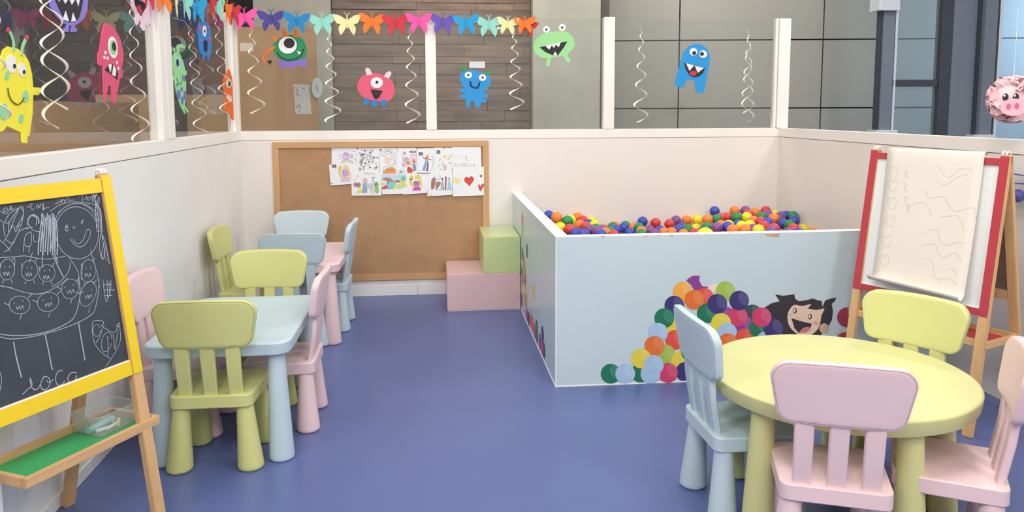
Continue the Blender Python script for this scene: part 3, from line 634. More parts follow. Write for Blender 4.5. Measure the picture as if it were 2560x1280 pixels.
# body with children
sa([(0, 890), (150, 885), (320, 870), (480, 900), (620, 910), (740, 890), (835, 875)]); sa([(415, 825), (395, 890), (375, 960)])
sa([(880, 890), (940, 970), (1000, 1080), (1020, 1280)]); sa([(900, 950), (880, 1060), (790, 1180), (660, 1270)])
for u, v, ra, rb in ((90, 1045, 95, 135), (375, 1055, 105, 130), (600, 1090, 105, 110), (1130, 1060, 95, 145)):
    sa(ell(u, v, ra, rb, .1, 16)+[(u+ra, v)], .0028, False); sa([(u-30, v-40), (u-25, v-20)]); sa([(u+30, v-50), (u+34, v-25)]); sa([(u-45, v+30), (u-35, v+75), (u-15, v+30), (u, v+80), (u+18, v+30), (u+32, v+75)], .003)
    sa([(u-ra, v-90), (u-ra+20, v-30)]); sa([(u+ra-10, v-rb-20), (u+ra-40, v-rb+30)]); sa([(u-40, v+rb), (u-60, v+rb+45)]); sa([(u+50, v+rb-5), (u+70, v+rb+40)])
sa([(1160, 790), (1180, 880), (1215, 1000), (1250, 1120), (1275, 1280)]); sa([(190, 900), (180, 1100)]); sa([(1060, 960), (1040, 1180)])
sa([(0, 1255), (160, 1280)])
sb([(0, 55), (120, 85), (250, 125), (380, 140), (500, 105), (620, 30), (680, -20)]); sb([(780, 0), (800, 90), (790, 220), (740, 370), (640, 450), (480, 515), (300, 550), (120, 555), (0, 540)], .0042); sb([(990, 0), (985, 100), (960, 250), (920, 340), (780, 425), (600, 495), (460, 535), (300, 570), (120, 590), (0, 570)], .0036)
for u, v, ra, rb, r_ in ((195, 250, 105, 90, 0), (480, 220, 110, 95, -.4), (700, 90, 85, 100, .2), (880, 140, 75, 130, .35)):
    sb(ell(u, v, ra, rb, r_, 18)+[ell(u, v, ra, rb, r_, 18)[0]], .0028, False); sb([(u-55, v-25), (u-50, v-10)], .004); sb([(u+30, v-50), (u+36, v-35)], .004); sb([(u-30, v+15), (u-20, v+45), (u, v+10), (u+10, v+45), (u+30, v+5), (u+40, v+40)])
    sb([(u-ra-50, v-20), (u-ra+10, v+5)]); sb([(u+20, v+rb), (u+5, v+rb+55)]); sb([(u+ra-20, v-rb+20), (u+ra+20, v-rb-20)])
sb([(135, 620), (160, 760), (205, 940), (215, 980)], .006); sb([(450, 545), (480, 680), (510, 840), (525, 900)], .006); sb([(785, 430), (810, 580), (835, 720), (850, 805)], .006)
sb([(1060, 865), (1110, 790), (1170, 690), (1205, 590), (1200, 500), (1190, 425), (1165, 500), (1130, 525), (1060, 490), (1010, 450)]); sb([(1100, 785), (1010, 720), (950, 640), (925, 540), (925, 430), (960, 405), (1030, 415), (1025, 470), (1000, 560), (960, 630)]); sb(ell(965, 505, 38, 60, n=14), .0026, False); sb(ell(1065, 620, 50, 100, .2, 16), .0028, False); sb([(1075, 560), (1080, 680), (1080, 765)]); sb([(1130, 540), (1140, 610), (1150, 690), (1170, 560), (1180, 500)]); sb([(1165, 440), (1190, 470), (1160, 460)])
sb([(1030, 0), (1040, 100), (1060, 210), (1080, 190), (1105, 90), (1110, 0)]); sb([(1030, 50), (1115, 40)]); sb([(1035, 100), (1150, 100)]); sb([(1045, 155), (1125, 155)]); sb([(1070, 0), (1075, 180)]); sb([(1090, 10), (1095, 150)])
# "loca"
sb([(225, 1145), (280, 1090), (320, 1050), (300, 975), (305, 1040), (330, 1090), (375, 1090), (410, 1030), (440, 965), (490, 985), (500, 1040), (460, 1095), (415, 1085), (410, 1020), (440, 975)], .0042); sb([(465, 1000), (490, 1025), (540, 990)], .004); sb([(625, 905), (580, 915), (555, 980), (570, 1045), (610, 1050), (650, 1010)], .0042); sb([(770, 930), (720, 925), (680, 970), (690, 1025), (740, 1020), (765, 950), (760, 1000), (775, 990)], .0042)
sb([(0, 920), (15, 1000), (0, 1110)])
b = MB(); o_ = .0006
for i, (pts, wd) in enumerate(ST): PLb.stroke(b, pts, wd*.68, .0004+i*.000004, 0)
c = b.build('chalk_drawing', CHALK, None); c.parent = eL; c.matrix_parent_inverse = (Matrix.Translation(eL.location) @ Matrix.Rotation(thL, 4, 'Z')).inverted(); c['label'] = 'white chalk drawing of a smiling figure full of faces, with handwriting'
b = MB()
# clear box of chalk on the tray
zt = .355-.022
bxm = glass_mat('cloudy_plastic', (.93, .94, .93), .6, .16, (.86, .88, .86))
def traypt(x, y, z): return wpt(thL, midL, V((x, y, z)))
cbx = thing('plastic_box', 'small cloudy plastic box of chalk on the green easel tray', 'box', traypt(WL/2-.042, .004, zt), thL)
ho, hi = (.078, .064), (.071, .057); hgt = .066
b = MB(); rs = []
for (hx, hy), z in ((hi, 0), (ho, hgt), ((ho[0]+.003, ho[1]+.003), hgt), ((ho[0]+.003, ho[1]+.003), hgt+.003), ((ho[0]-.002, ho[1]-.002), hgt+.003), ((hi[0]-.002, hi[1]-.002), .002)):
    rs.append([(p.x, p.y, z) for p in rrect(hx, hx, -hy, hy, .012, .012, 3)])
b.rings(rs); b.build('tub', bxm, cbx, True)
rg = random.Random(5)
chc = [('light blue', (140, 196, 214), .011, .105), ('yellow', (232, 214, 120), .006, .05), ('white', (232, 230, 222), .006, .05), ('pale green', (186, 208, 170), .006, .045), ('white', (226, 226, 216), .006, .04), ('yellow', (226, 206, 110), .006, .035)]
for (n, rgb, r, L), (x, y, a), lab in zip(chc, [(-.02, .01, .1), (.05, -.03, .8), (0, -.04, .2), (.06, .03, 1.2), (-.05, -.03, -.3), (.03, .045, .1)], ['thick light blue chalk stick lying in the plastic box', 'yellow chalk stick at the front right inside the plastic box', 'white chalk stick at the front inside the plastic box', 'pale green chalk stick at the right inside the plastic box', 'short white chalk piece at the left inside the plastic box', 'short yellow chalk piece at the back of the plastic box']):
    b = MB(); rs = []
    for t in (-1, 1): rs.append([(t*L/2, r*math.cos(q*math.pi/5), r+r*math.sin(q*math.pi/5)) for q in range(10)])
    b.rings(rs); o = b.build('chalk_stick', mat('chalk_'+n.replace(' ', '_'), rgb, .9, .03), None, True, bevel=.0008)
    o.location = traypt(WL/2-.042+x*.62, .004+y*.7, zt+.002); o.rotation_euler = (0, 0, thL+a); tag(o, lab, 'chalk', 'chalk in the clear box')
# paper sheet on the right easel
nRw = wpt(thR, V((0, 0, 0)), nR)
sx0, sx1 = -.388*WR, .362*WR
prof = [(-.002, -.012), (-.012, .000), (-.008, .014), (.004, .019)]
for i in range(1, 15): t = .004+i*(.475-.004)/14; prof.append((t, .019+.022*(i/14)**2))
for i in range(1, 9): a = i/8*2.5; prof.append((.475+.040*math.sin(a), .041+.026*(1-math.cos(a))))
b = MB(); nx = 10; vs = []
def lift(q, t): return .016*q*q*max(0, min(1, (t-.004)/.471))
for j, (t, n) in enumerate(prof):
    for i in range(nx+1):
        q = i/nx; tt = t+.012*q*max(0, min(1, t/.475)); nn = n+lift(q, t)
        xs = sx0+.032*min(1, j/18)*(1-q)+(sx1-sx0)*q+.022*q*min(1, j/18); vs.append(fR(xs, tt, nn))
n1 = nx+1; b.add(vs, [(j*n1+i, j*n1+i+1, (j+1)*n1+i+1, (j+1)*n1+i) for j in range(len(prof)-1) for i in range(nx)])
sh = thing('paper_sheet', 'cream paper sheet with faint pencil lines hanging on the red easel, its bottom curled', 'paper', midR, thR)
o = b.build('sheet', PAPER, sh, True, angle=180); md = o.modifiers.new('thickness', 'SOLIDIFY'); md.thickness = .0006
PRp = Plane(wpt(thR, midR, fR(0, .24, .03)), nRw); cp = crop(2.3696, 2100, 340); b = MB()
def paper_n(t): i = max(0, min(14, (t-.004)/(.471)*14)); return .019+.022*(i/14)**2
iR = (Matrix.Translation(sh.location) @ Matrix.Rotation(thR, 4, 'Z')).inverted()
def pencil(pts, wd):
    Q = []
    for p in cp(spline(pts, 5, False)):
        n = .03
        for _ in range(4):
            q = iR @ onp(p[0], p[1], wpt(thR, midR, fR(0, .3, n)), nRw); t = 1-(q-nR*n).z/1.1626
            n = paper_n(t)+.0016+lift(max(0, min(1, (q.x-sx0)/(sx1-sx0-.01))), t)
        Q.append(q)
    L, R_ = [], []
    for i, p in enumerate(Q):
        d = Q[min(i+1, len(Q)-1)]-Q[max(i-1, 0)]; c_ = nR.cross(d).normalized()*(wd/2); L.append(p+c_); R_.append(p-c_)
    n = len(Q); b.add(L+R_, [(i, i+1, n+i+1, n+i) for i in range(n-1)])
for q in ([(580, 170), (610, 220), (645, 245), (680, 220), (720, 195), (780, 195)], [(570, 265), (620, 292), (690, 245), (755, 230)], [(505, 325), (535, 368), (610, 358), (645, 410), (680, 445), (730, 435), (790, 425), (805, 470), (810, 510)], [(400, 420), (440, 400), (500, 395), (530, 430), (545, 475)], [(490, 585), (530, 558), (575, 560), (590, 610), (630, 645), (690, 630), (740, 635)], [(490, 645), (560, 640), (580, 690), (620, 715), (680, 690), (720, 740)], [(495, 722), (545, 735), (555, 800), (575, 850), (620, 840), (660, 850), (700, 880)], [(640, 785), (680, 790), (690, 815)], [(600, 478), (690, 470), (715, 500), (735, 560)]): pencil(q, .0010)
for x, y in ((320, 215), (315, 295), (310, 400), (300, 505), (280, 625), (265, 740)):
    pencil([(x, y-18), (x-14, y-35), (x-30, y-20), (x-25, y+10), (x, y+35), (x+22, y), (x+20, y-32), (x+5, y-35), (x, y-18)], .0010)
for x, y in ((390, 225), (385, 300), (390, 380), (400, 430)): pencil([(x-15, y-20), (x+10, y-12), (x-5, y+8), (x+15, y+25)], .0014)
b.build('pencil_lines', PENCIL, sh)

# ------------------------------------------------------------------ corkboard and children's drawings
KX0, KX1, KZ0, KZ1 = -1.140, .403, .118, 1.137
kb = thing('corkboard', 'big corkboard in an oak frame on the back wall', 'corkboard', ((KX0+KX1)/2, YB, KZ0))
kx, kz, ft = (KX1-KX0)/2, KZ1-KZ0, .044
b = MB(); b.box(-kx+ft, kx-ft, -.008, -.001, ft, kz-ft); b.build('cork_panel', CORK, kb)
OAKH = mat('oak_frame_rail', (202, 158, 112), .5, .08, 14, .1, 120, stretch=(.25, 1, 1))
for a, mt in (((-kx, kx, 0, ft), OAKH), ((-kx, kx, kz-ft, kz), OAKH), ((-kx, -kx+ft, ft, kz-ft), OAK), ((kx-ft, kx, ft, kz-ft), OAK)):
    b = MB(); b.box(a[0], a[1], -.02, -.001, a[2], a[3]); b.build('frame_rail', mt, kb, bevel=.002)
KP = Plane((0, YB-.008, 0), (0, -1, 0)); ck = crop(6.0952, 820, 360)
ROSE, GOLD, SKY = (214, 150, 196), (226, 206, 110), (110, 180, 214)
papers = []
def paper(lab, outl, off, items, pins=()):
    c0 = KP.pt(ck([(sum(p[0] for p in outl)/4, sum(p[1] for p in outl)/4)])[0], off)
    t = thing('childs_drawing', lab, 'drawing', c0, 0, "children's drawings on the corkboard")
    T = Matrix.Translation(-c0)
    b = MB(); KP.shape(b, ck(outl), off, .0008); o = b.build('paper', PAPERW, t); o.matrix_parent_inverse = T
    ms, ix = [], {}; b = MB(); z = off+.0009
    for it in items:
        z += .00005; kind, pts, rgb = it[:3]
        if rgb not in ix: ix[rgb] = len(ms); ms.append(flat(rgb, .85))
        if kind == 'f': KP.shape(b, ck(spline(pts, 4)), z, .0001, ix[rgb])
        elif kind == 'p': KP.shape(b, ck(pts), z, .0001, ix[rgb])
        else: KP.stroke(b, ck(spline(pts, 4, False)), it[3] if len(it) > 3 else .0016, z, ix[rgb])
    if items: o = b.build('drawn_shapes', ms, t); o.matrix_parent_inverse = T
    for x, y, rgb in pins:
        p = KP.pt(ck([(x, y)])[0], off+.004); b = MB(); sphere(b, p, .004, 10, 6); o = b.build('push_pin', mat('pin_%02x%02x%02x' % rgb, rgb, .3, 0), t, True, angle=180); o.matrix_parent_inverse = T
INK = (52, 50, 54); GRY = (150, 148, 154)
def box4(a, c, e, g): return [(a, c), (e, c), (e, g), (a, g)]
def logo(x0, y0, x1, y1):
    w_, h_ = x1-x0, y1-y0
    return [('p', box4(x0, y0, x1, y1), INK), ('p', box4(x0+w_*.3, y0+h_*.22, x0+w_*.42, y0+h_*.66), (236, 236, 236)), ('p', box4(x0+w_*.58, y0+h_*.22, x0+w_*.70, y0+h_*.66), (236, 236, 236)), ('p', box4(x0+w_*.42, y0+h_*.38, x0+w_*.58, y0+h_*.52), (236, 236, 236)), ('p', box4(x0+w_*.15, y0+h_*.82, x0+w_*.85, y0+h_*.9), (236, 236, 236))]
def star(x, y, r, rgb=GRY): return ('p', [(x+(r if i % 2 == 0 else r*.45)*math.sin(i*math.pi/5), y-(r if i % 2 == 0 else r*.45)*math.cos(i*math.pi/5)) for i in range(10)], rgb)
rg = random.Random(11)
it = [('s', [(195, 290), (230, 255), (290, 240), (350, 258), (395, 295)], (196, 130, 116), .004), ('s', [(210, 295), (240, 268), (290, 254), (340, 270), (378, 298)], (222, 200, 150), .003), ('s', [(228, 298), (250, 280), (290, 268), (328, 282), (358, 300)], (176, 196, 176), .003), ('f', [(220, 150), (270, 115), (320, 140), (330, 190), (310, 235), (225, 235), (215, 190)], (216, 190, 222)), ('f', [(325, 160), (380, 150), (390, 200), (340, 225)], (206, 196, 216)), ('f', ell(255, 150, 10, 6, n=8), INK), ('f', ell(293, 163, 8, 9, n=8), INK)]+[star(x, y, r) for x, y, r in ((180, 175, 18), (395, 110, 14), (412, 240, 16), (165, 235, 9), (345, 95, 8), (235, 90, 7), (180, 105, 7), (425, 170, 8), (200, 215, 8))]
paper('lilac pony blob over a rainbow with grey stars, top left sheet', [(55, 62), (440, 62), (440, 330), (55, 330)], .001, it, [(82, 85, (200, 160, 110)), (450, 70, (50, 50, 90))])
it = []
for i in range(46):
    x, y = rg.uniform(480, 760), rg.uniform(85, 400); r = rg.uniform(10, 26); a = rg.uniform(0, 6)
    it.append(('s', [(x+r*math.cos(a+q*.9)*(1 if q % 2 else .7), y+r*math.sin(a+q*.9)) for q in range(6)], INK, .0014))
    if i % 2: it.append(('f', ell(x, y, rg.uniform(4, 9), rg.uniform(4, 12), a, 8), INK))
paper('sheet crowded with black ink loops and spots', [(442, 64), (776, 62), (780, 470), (445, 440)], .0022, it)
it = [('p', box4(792, 80, 818, 108), INK), ('p', box4(799, 88, 811, 100), (220, 220, 220)), ('f', [(855, 225), (900, 200), (955, 205), (968, 250), (935, 300), (880, 295)], (232, 210, 192)), ('f', [(850, 450), (860, 410), (905, 365), (970, 355), (1020, 370), (1028, 450)], (230, 160, 96))]
for q in ([(830, 190), (820, 140), (870, 95), (950, 90), (1010, 130), (1022, 200), (985, 260)], [(845, 170), (890, 120), (960, 130), (1000, 190)], [(860, 200), (910, 150), (970, 180), (975, 240)], [(835, 420), (850, 360), (920, 330), (1000, 300), (1025, 250), (1010, 330), (940, 355)], [(870, 120), (930, 105), (985, 150)], [(835, 445), (870, 390), (930, 360)], [(905, 420), (960, 390), (1020, 400)]): it.append(('s', q, INK, .0016))
paper('sheet with black curls above an orange vase shape', [(780, 62), (1046, 62), (1046, 455), (786, 455)], .0034, it, [(1062, 84, (220, 200, 120))])
it = [('p', box4(1245, 103, 1338, 130), INK), ('p', box4(1256, 111, 1328, 121), (226, 226, 226)), ('p', box4(1255, 155, 1345, 330), (206, 186, 206)), ('p', box4(1268, 168, 1345, 320), (228, 214, 226)), ('f', ell(1190, 240, 48, 44, n=14), (198, 182, 186)), ('f', ell(1222, 295, 30, 30, n=12), (232, 148, 72)), ('f', [(1205, 400), (1215, 350), (1260, 360), (1290, 400), (1275, 438), (1215, 436)], (208, 88, 74)), ('f', [(1290, 250), (1300, 230), (1325, 240), (1330, 290), (1300, 300)], (222, 124, 72)), ('f', [(1290, 320), (1330, 310), (1340, 400), (1300, 410)], (142, 150, 186)), ('f', [(1070, 400), (1150, 385), (1190, 430), (1080, 440)], (206, 224, 214)), ('f', [(1130, 290), (1180, 290), (1190, 340), (1140, 350)], (214, 190, 216)), ('s', [(1120, 140), (1140, 190), (1130, 280), (1150, 360)], GRY, .0016), ('f', ell(1165, 140, 20, 26, n=10), (186, 152, 150)), ('f', ell(1112, 425, 16, 12, n=8), (120, 136, 118))]
paper('sheet with coloured round and boxy shapes and a black strip in its corner', [(1050, 60), (1350, 60), (1357, 450), (1047, 450)], .0046, it, [(1350, 66, (220, 150, 70))])
it = logo(1388, 127, 1442, 178)+[('p', [(1490, 230), (1505, 245), (1475, 410), (1440, 390)], (96, 174, 210)), ('p', [(1505, 240), (1525, 250), (1515, 415), (1475, 412)], (226, 222, 160)), ('p', [(1515, 240), (1535, 300), (1525, 415), (1495, 415)], (136, 92, 156)), ('f', ell(1520, 175, 14, 18, n=10), (214, 178, 84)), ('f', [(1485, 195), (1510, 190), (1535, 210), (1510, 240), (1490, 235)], (222, 128, 84)), ('s', [(1450, 195), (1470, 225), (1490, 215)], (72, 78, 120), .004), ('s', [(1520, 245), (1550, 235), (1575, 245)], (110, 84, 130), .004), ('s', [(1590, 180), (1600, 260), (1585, 380)], GRY, .002), ('s', [(1380, 410), (1460, 400), (1600, 405)], GRY, .0014)]
paper('sheet with a tall blue and purple cone shape and a black square mark', [(1356, 70), (1620, 60), (1617, 440), (1360, 440)], .0058, it)
it = logo(1655, 98, 1710, 152)+[('f', ell(1775, 190, 30, 26, n=12), (232, 220, 120)), ('f', [(1760, 300), (1790, 320), (1812, 370), (1785, 392), (1755, 350)], (224, 182, 196)), ('f', [(1810, 220), (1885, 150), (1885, 190), (1840, 240)], (216, 216, 190)), ('f', ell(1705, 243, 18, 7, -.3, 8), GRY), ('f', ell(1860, 292, 16, 9, -.4, 8), GRY), ('s', [(1680, 300), (1690, 340), (1675, 365)], GRY, .002), ('s', [(1700, 380), (1760, 392), (1800, 390)], GRY, .002), ('s', [(1760, 250), (1740, 300), (1720, 330)], GRY, .0018)]
paper('sheet with a yellow ball, a pink oval, grey leaves and a black square mark', [(1622, 52), (1892, 55), (1892, 445), (1618, 445)], .0070, it, [(1768, 62, (222, 140, 70))])
LET = {'E': [[(1, 0), (0, 0), (0, 1), (1, 1)], [(0, .5), (.8, .5)]], 'S': [[(1, .1), (.5, 0), (0, .2), (.5, .5), (1, .8), (.5, 1), (0, .9)]], 'T': [[(0, 0), (1, 0)], [(.5, 0), (.5, 1)]], 'R': [[(0, 1), (0, 0), (.9, .1), (.8, .45), (0, .5)], [(.3, .5), (1, 1)]], 'L': [[(0, 0), (0, 1), (1, 1)]], 'A': [[(0, 1), (.5, 0), (1, 1)], [(.2, .6), (.8, .6)]]}
it = [('s', [(2110, 180), (2100, 190), (2112, 205), (2108, 190)], (150, 168, 140), .003), ('s', [(2110, 200), (2115, 240), (2125, 270)], (160, 176, 150), .003), ('s', [(1915, 182), (2100, 190)], (196, 206, 196), .001)]
for i, chx in enumerate('ESTRELLA'):
    for sk in LET[chx]:
        p = [(1922+i*41+q[0]*28, 302+q[1]*44-i*.6) for q in sk]
        for q0, q1 in zip(p[:-1], p[1:]): it.append(('s', [q0, q1], (150, 172, 160), .0018))
paper('sheet lettered ESTRELLA in faint pencil, top right of the sheets', [(1890, 45), (2328, 45), (2340, 352), (1893, 358)], .0082, it)
it = logo(70, 315, 125, 365)+[('f', [(160, 350), (185, 330), (215, 350), (210, 390), (185, 440), (220, 490), (290, 500), (250, 525), (190, 505), (160, 450)], (218, 204, 120)), ('f', [(235, 330), (290, 325), (320, 370), (340, 440), (355, 500), (340, 555), (325, 500), (290, 420), (245, 390)], (226, 214, 140)), ('f', [(215, 400), (265, 380), (315, 420), (300, 490), (220, 480)], (206, 166, 210)), ('p', [(210, 510), (310, 500), (345, 570), (185, 580)], (218, 186, 222)), ('s', [(215, 400), (240, 470), (265, 490)], (120, 90, 130), .0014)]
paper('lower left sheet with pale yellow swirls and a lilac triangle', [(15, 315), (470, 308), (475, 600), (38, 632)], .0094, it, [(58, 335, (200, 140, 120)), (53, 600, (40, 40, 70))])
it = [('s', [(555, 455), (570, 440), (585, 458), (610, 442), (630, 460), (665, 445), (700, 458), (725, 455)], INK, .002), ('f', ell(415, 620, 24, 30, n=10), (178, 140, 178)), ('f', ell(465, 625, 32, 40, n=12), (204, 140, 104)), ('f', [(430, 745), (460, 700), (520, 680), (530, 740)], (226, 210, 110)), ('p', box4(530, 600, 595, 745), (156, 182, 206)), ('f', ell(565, 560, 36, 40, n=12), (226, 202, 190)), ('f', ell(650, 640, 42, 44, n=12), (206, 216, 226)), ('f', ell(735, 620, 34, 40, n=12), (142, 186, 104)), ('f', [(715, 660), (765, 650), (770, 740), (725, 745)], (150, 196, 112)), ('f', ell(675, 710, 34, 32, n=10), (226, 222, 220)), ('p', box4(655, 505, 725, 516), GRY), ('p', box4(675, 516, 705, 590), (190, 200, 190)), ('f', ell(450, 488, 10, 9, n=8), (200, 110, 90))]
for x, y in ((415, 620), (465, 625), (565, 560), (650, 640), (735, 620), (675, 710)):
    it += [('s', ell(x, y, 33, 38, n=12)+[(x+33, y)], INK, .0012), ('f', ell(x-9, y-4, 4, 5, n=6), INK), ('f', ell(x+9, y-4, 4, 5, n=6), INK)]
it += [('s', [(535, 600), (530, 745)], INK, .0012), ('s', [(560, 640), (563, 745)], INK, .0012), ('s', [(595, 600), (596, 745)], INK, .0012), ('s', [(395, 560), (405, 530), (440, 545)], GRY, .0014)]
paper('sheet with a row of small round coloured animals under a handwritten line', [(357, 440), (820, 430), (817, 786), (360, 788)], .0106, it)
it = [('p', [(820, 470), (1195, 462), (1195, 560), (820, 560)], (196, 216, 228)), ('f', [(822, 540), (880, 510), (940, 520), (1000, 560), (960, 590), (880, 560)], (176, 132, 120)), ('f', [(1000, 570), (1060, 550), (1110, 570), (1060, 590)], (178, 120, 104)), ('f', ell(1150, 530, 42, 42, n=14), (124, 200, 158)), ('f', [(900, 590), (980, 575), (1040, 600), (1000, 660), (930, 670), (885, 630)], (134, 200, 216)), ('f', [(820, 600), (870, 580), (860, 620), (825, 630)], (224, 210, 100)), ('f', [(820, 680), (850, 640), (900, 630), (910, 670), (860, 690)], (214, 82, 92)), ('f', [(1110, 560), (1180, 590), (1200, 640), (1130, 650)], (226, 214, 96)), ('f', [(980, 670), (1030, 620), (1060, 670)], (224, 212, 110)), ('f', [(1050, 620), (1110, 600), (1160, 660), (1060, 685)], (196, 218, 150)), ('f', [(880, 680), (960, 660), (1000, 680), (920, 690)], (120, 196, 160)), ('f', ell(908, 590, 14, 14, n=8), (80, 160, 110)), ('s', [(1080, 480), (1100, 490), (1120, 478)], INK, .001)]
paper('sheet with a painted landscape of hills and a lake', [(820, 455), (1238, 450), (1242, 756), (825, 768)], .0130, it)
it = [('f', [(1240, 520), (1260, 480), (1290, 480), (1305, 515), (1280, 560), (1290, 620), (1370, 630), (1410, 610), (1390, 645), (1310, 660), (1255, 620)], (222, 202, 84)), ('f', [(1325, 500), (1355, 470), (1400, 480), (1425, 560), (1440, 640), (1430, 680), (1405, 600), (1370, 540), (1330, 540)], (226, 210, 104)), ('f', [(1300, 580), (1350, 560), (1395, 580), (1385, 640), (1320, 640)], (190, 120, 180)), ('p', [(1310, 660), (1400, 650), (1420, 708), (1280, 710)], (204, 88, 176)), ('f', ell(1268, 540, 22, 14, .3, 8), (90, 150, 90)), ('s', [(1310, 600), (1335, 570), (1355, 610)], (110, 70, 120), .0016), ('s', [(1435, 465), (1480, 460), (1530, 468)], GRY, .001)]
paper('lower sheet with yellow swirls above a magenta skirt-like shape', [(1232, 452), (1570, 450), (1512, 746), (1135, 772)], .0118, it)
it = [('f', [(1575, 560), (1610, 510), (1640, 540), (1630, 620), (1600, 690), (1575, 680)], (172, 122, 110)), ('f', [(1640, 600), (1690, 570), (1720, 600), (1690, 650), (1650, 690)], (178, 126, 110)), ('p', [(1735, 560), (1760, 560), (1775, 690), (1720, 695)], (150, 196, 208)), ('p', [(1785, 520), (1810, 520), (1800, 690), (1780, 690)], (176, 92, 96)), ('p', [(1835, 545), (1855, 545), (1890, 690), (1815, 695)], (166, 204, 212)), ('f', ell(1740, 535, 15, 20, n=8), (110, 90, 90)), ('f', ell(1795, 510, 12, 18, n=8), (130, 90, 84)), ('f', ell(1842, 525, 14, 22, n=8), (180, 176, 178)), ('p', [(1520, 785), (1600, 772), (1590, 795)], (190, 216, 110)), ('p', [(1840, 770), (1893, 762), (1893, 774)], (200, 220, 110))]
for q in ([(1640, 470), (1630, 520), (1670, 540), (1710, 520), (1700, 460)], [(1660, 520), (1680, 540)], [(1580, 560), (1575, 700)], [(1600, 600), (1640, 700)], [(1720, 690), (1740, 600)], [(1640, 690), (1700, 700), (1890, 690)]): it.append(('s', q, INK, .0015))
paper('sheet with a row of standing shapes in brown and light blue, green along its foot', [(1560, 436), (1896, 440), (1897, 776), (1510, 800)], .0142, it)
def heart(x, y, s, ang=0):
    pts = [(16*math.sin(t)**3, -(13*math.cos(t)-5*math.cos(2*t)-2*math.cos(3*t)-math.cos(4*t))) for t in [i*2*math.pi/26 for i in range(26)]]
    c_, s_ = math.cos(ang), math.sin(ang); return [(x+s*(p[0]*c_-p[1]*s_), y+s*1.15*(p[0]*s_+p[1]*c_)) for p in pts]
it = [('p', heart(2150, 560, 4.4, -.1), (216, 76, 66)), ('s', heart(2150, 560, 4.4, -.1), (196, 56, 50), .002), ('p', heart(2330, 490, 1.4, .2), (212, 84, 80)), ('p', [(2285, 625), (2300, 610), (2325, 650), (2350, 605), (2376, 605), (2376, 640), (2325, 725), (2300, 690)], (212, 82, 78)), ('p', [(1912, 595), (1908, 500), (1935, 530), (1945, 505), (1965, 535), (1985, 510), (2000, 540), (2022, 525), (2022, 595)], (232, 226, 150))]
paper('sheet with red hearts and a yellow crown, lower right of the sheets', [(1897, 347), (2375, 350), (2377, 783), (1905, 800)], .0154, it)

# ------------------------------------------------------------------ foam monsters stuck on the glass
FT = .004
def monster(lab, plane, cr, base, parts):
    """base: (rgb, outline, smooth); parts: (name, rgb, kind, data[, level])"""
    px = cr(base[1]); c0 = plane.pt((sum(p[0] for p in px)/len(px), sum(p[1] for p in px)/len(px)))
    t = thing('foam_monster', lab, 'decoration', c0, 0, 'foam monsters on the glass'); T = Matrix.Translation(-c0)
    def foam(rgb): return mat('foam_%02x%02x%02x' % rgb, rgb, .75, .02, 60, .1, 500)
    made = []
    def put(name, rgb, fn):
        b = MB(); fn(b); o = b.build(name, foam(rgb)); cc = sum((V(x) for x in b.v), V())/len(b.v)
        host = {'pupil': 'eye', 'iris': 'eye', 'tooth': 'mouth', 'tongue': 'mouth', 'antenna_tip': 'antenna', 'claw': 'arm'}.get(name)
        hs = [h for h in made if h[0] == host]
        if hs: o.parent = min(hs, key=lambda h: (h[2]-cc).length)[1]
        else: o.parent = t; o.matrix_parent_inverse = T
        made.append((name, o, cc)); return o
    o = put('body', base[0], lambda b: plane.shape(b, cr(spline(base[1], 4) if base[2] else base[1]), .0005, FT))
    z = .0005+FT
    for q in parts:
        nm, rgb, kd, dt = q[:4]; lv = q[4] if len(q) > 4 else 0; th = .0022; o_ = z+lv*th if lv >= 0 else .0003
        if kd == 'e': put(nm, rgb, lambda b: plane.shape(b, cr(ell(*dt)), o_, th))
        elif kd == 'p': put(nm, rgb, lambda b: plane.shape(b, cr(dt), o_, th))
        elif kd == 'c': put(nm, rgb, lambda b: plane.shape(b, cr(spline(dt, 4)), o_, th))
        elif kd == 's': put(nm, rgb, lambda b: plane.pstroke(b, cr(spline(dt[0], 4, False)), dt[1], o_, th))
    return t
K, Wt = (42, 40, 46), (238, 236, 234)
cA, cBz, cCz = crop(3.368, 0, 0), crop(3.2, 0, 0), crop(3.6571, 380, 0)
MG = (150, 212, 160)
monster('yellow foam monster with two eyes and green antennae, on the left glass', GLW, cA, ((246, 232, 62), [(70, 393), (150, 410), (205, 455), (245, 520), (270, 620), (281, 735), (335, 738), (343, 770), (325, 802), (281, 800), (275, 960), (250, 1140), (235, 1145), (230, 1205), (190, 1200), (183, 1115), (60, 1060), (25, 1105), (-25, 1112), (-40, 1000), (-60, 960), (-50, 640), (0, 600), (10, 480), (32, 420)], False),
 [('antenna', MG, 's', ([(118, 430), (116, 350), (88, 268)], .012)), ('antenna', MG, 's', ([(185, 470), (195, 390), (224, 325)], .012)), ('antenna_tip', (206, 72, 92), 'e', (75, 252, 12, 22), 1), ('antenna_tip', (206, 72, 92), 'e', (230, 316, 13, 22), 1),
  ('eye', Wt, 'e', (100, 538, 41, 79, -.1)), ('eye', Wt, 'e', (187, 585, 32, 58, -.1)), ('pupil', K, 'e', (126, 557, 10, 19), 1), ('pupil', K, 'e', (206, 606, 9, 17), 1), ('cheek', MG, 'e', (62, 637, 18, 39)), ('cheek', MG, 'e', (217, 812, 26, 52)), ('spot', MG, 'e', (35, 940, 35, 70)), ('spot', MG, 'e', (180, 997, 20, 40)), ('mouth', (90, 80, 40), 's', ([(70, 742), (80, 800), (105, 850), (150, 880), (185, 862), (207, 822)], .003), 1)])
PU = (142, 124, 204)
